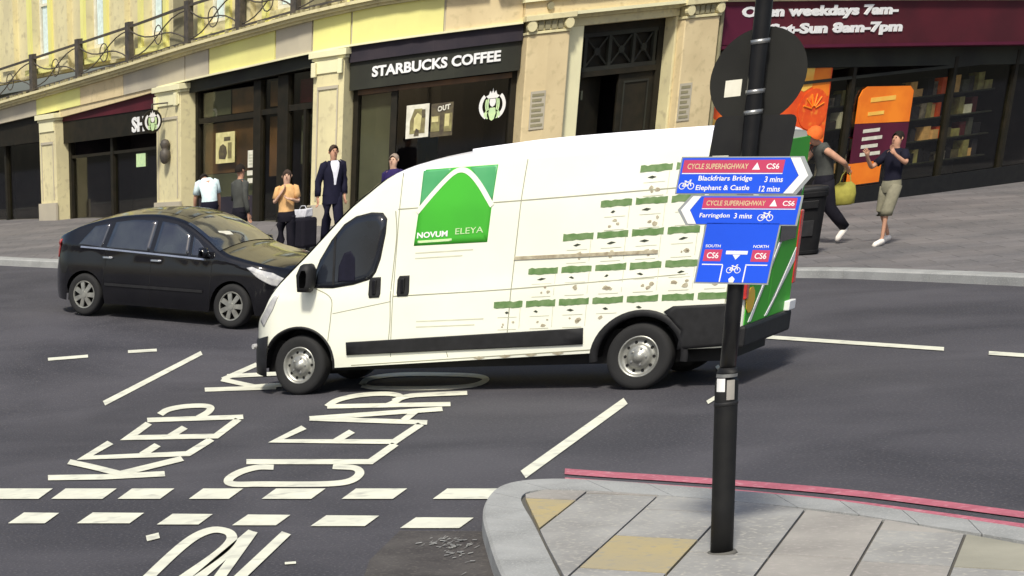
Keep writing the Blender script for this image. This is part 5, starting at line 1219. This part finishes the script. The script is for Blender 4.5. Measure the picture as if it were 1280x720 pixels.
# woman in peach top, hands at her chest
p = place(359, 212, 1.60); person(p, CAMDIR(p)-.1, 1.60, 'woman in a peach top raising a hand to her face by the shop doorway',
    dict(elL=(.02,.235,1.16), wrL=(.19,.11,1.22), haL=(.20,.05,1.24), elR=(.03,-.235,1.17), wrR=(.17,-.10,1.33), haR=(.16,-.05,1.40)), skin='skin_pale', top='peach', sleeve=.5, bottom='black_cloth', hair='brown_hair', hairlen=1)
# man in a white shirt with his back turned, stooping
p = place(262, 210, 1.56); person(p, CAMDIR(p)+math.pi+.25, 1.72, 'man in a pale white shirt with his back turned, bending forward behind the black car',
    dict(chest=(.10,0,1.26), collar=(.22,0,1.36), neck=(.30,0,1.38), jaw=(.37,0,1.36), head=(.42,0,1.38), crown=(.47,0,1.43), shL=(.20,.17,1.33), shR=(.20,-.17,1.33), elL=(.24,.22,1.06), wrL=(.34,.20,.86), haL=(.38,.18,.79), elR=(.22,-.24,1.05), wrR=(.26,-.26,.82), haR=(.28,-.26,.74)),
    skin='skin', top='shirt_cyan', sleeve=.6, bottom='navy_cloth', hair='dark_hair')
p = place(300, 205, 1.68); person(p, CAMDIR(p)+2.2, 1.68, 'person in a grey top standing by the shop window between two notices and the doorway', dict(elL=(.02,.22,1.15), wrL=(.2,.2,1.1), haL=(.26,.18,1.12)), skin='skin', top='grey_cloth', bottom='black_cloth', hair='dark_hair')
p = place(493, 192, 1.70); person(p, CAMDIR(p)-.5, 1.70, 'person in dark purple clothes whose head shows above the van windscreen', {}, skin='skin_pale', top='purple_cloth', bottom='navy_cloth', hair='grey_hair')
# right: man bowing his head behind the bin
p = gnd(1019, 306, .12); BAGP = p+Vector((.36, -.07, .62));
person(p, CAMDIR(p)-1.0, 2.0, 'person with bright orange hair in a dark sleeveless top leaning over the bin',
    dict(chest=(.05,0,1.28), collar=(.12,0,1.41), neck=(.17,0,1.465), jaw=(.24,0,1.49), head=(.26,0,1.57), crown=(.27,0,1.65), shL=(.13,.17,1.36), shR=(.13,-.16,1.36), elL=(-.10,.31,1.16), wrL=(-.26,.15,1.09), haL=(-.31,.11,1.045), elR=(.32,-.22,1.14), wrR=(.42,-.08,1.30), haR=(.41,-.03,1.37),
         knL=(-.10,.10,.52), anL=(-.38,.12,.22), toL=(-.30,.12,.08), knR=(.16,-.10,.51), anR=(.14,-.10,.10), toR=(.29,-.12,.035)), skin='skin', top='grey_cloth', sleeve=0, bottom='black_cloth', hair='cap_orange', hairlen=1, hs=1.28, shoes='trainer')
p = gnd(1103, 306, .12); person(p, CAMDIR(p)-.7, 1.80, 'man in a navy shirt, khaki shorts and white trainers with both hands raised',
    dict(elL=(.06,.28,1.25), wrL=(.24,.20,1.40), haL=(.28,.17,1.47), elR=(.20,-.27,1.22), wrR=(.38,-.22,1.38), haR=(.43,-.2,1.45), knL=(.14,.10,.50), anL=(.16,.11,.10), toL=(.31,.12,.035), knR=(.0,-.10,.50), anR=(-.22,-.10,.13), toR=(-.07,-.12,.04)),
    skin='skin', top='navy_cloth', sleeve=.6, bottom='khaki', legs=.5, shoes='trainer', hair='dark_hair')
# luggage by the shop door, yellow bag
p = gnd(377, 313, .12); c = empty('suitcase', p, .3, 'black wheeled suitcase standing beside the man in the suit', 'suitcase')
MB().box(-.17, .17, -.27, .27, .05, .58).build('case', M['black_cloth'], c, world=False, bevel=.05)
for y in (-.2, .2): MB().lathe([(.0,-.02),(.035,-.02),(.035,.02),(.0,.02)], (.0, y, .035), 10, 'y').build('wheel', M['tyre'], c, world=False)
MB().tube([(.12,-.1,.58),(.12,-.1,.75),(.12,.1,.75),(.12,.1,.58)], .012, 6).build('handle', M['plastic'], c, world=False)
c2 = empty('paper_bag', p+Vector((0, 0, .585)), .35, 'small white bag lying on top of the black suitcase', 'bag')
MB().prism([(-.1,-.2,0),(.1,-.2,0),(.1,.22,0),(-.1,.22,0)], [(-.08,-.22,.14),(.09,-.2,.16),(.08,.2,.13),(-.07,.19,.15)]).build('bag', M['bag_white'], c2, world=False, bevel=.02)
MB().tube([(0,-.12,.14),(.01,-.06,.2),(.0,.04,.2),(0,.1,.14)], .008, 6).build('bag_handle', M['bag_white'], c2, world=False)
q = BAGP; c = empty('carrier_bag', q, -.5, 'yellow green carrier bag hanging from the hand of the orange haired person', 'bag')
rows = [[(x*s1_, y*s2_, z) for x, y in [(math.cos(a), math.sin(a)) for a in np.linspace(0, 2*math.pi, 17)[:-1]]] for z, s1_, s2_ in ((0,.13,.06),(.02,.19,.09),(.18,.20,.10),(.32,.17,.06),(.38,.10,.02))]
mb = MB(); mb.grid(rows, True); mb.add(rows[0], [tuple(range(16))]); mb.build('bag', M['bag_yellow'], c, world=False, smooth=True)
MB().tube([(-.09,0,.37),(-.06,0,.5),(0,0,.57),(.06,0,.5),(.09,0,.37)], .009, 6).build('bag_handle', M['bag_yellow'], c, world=False)
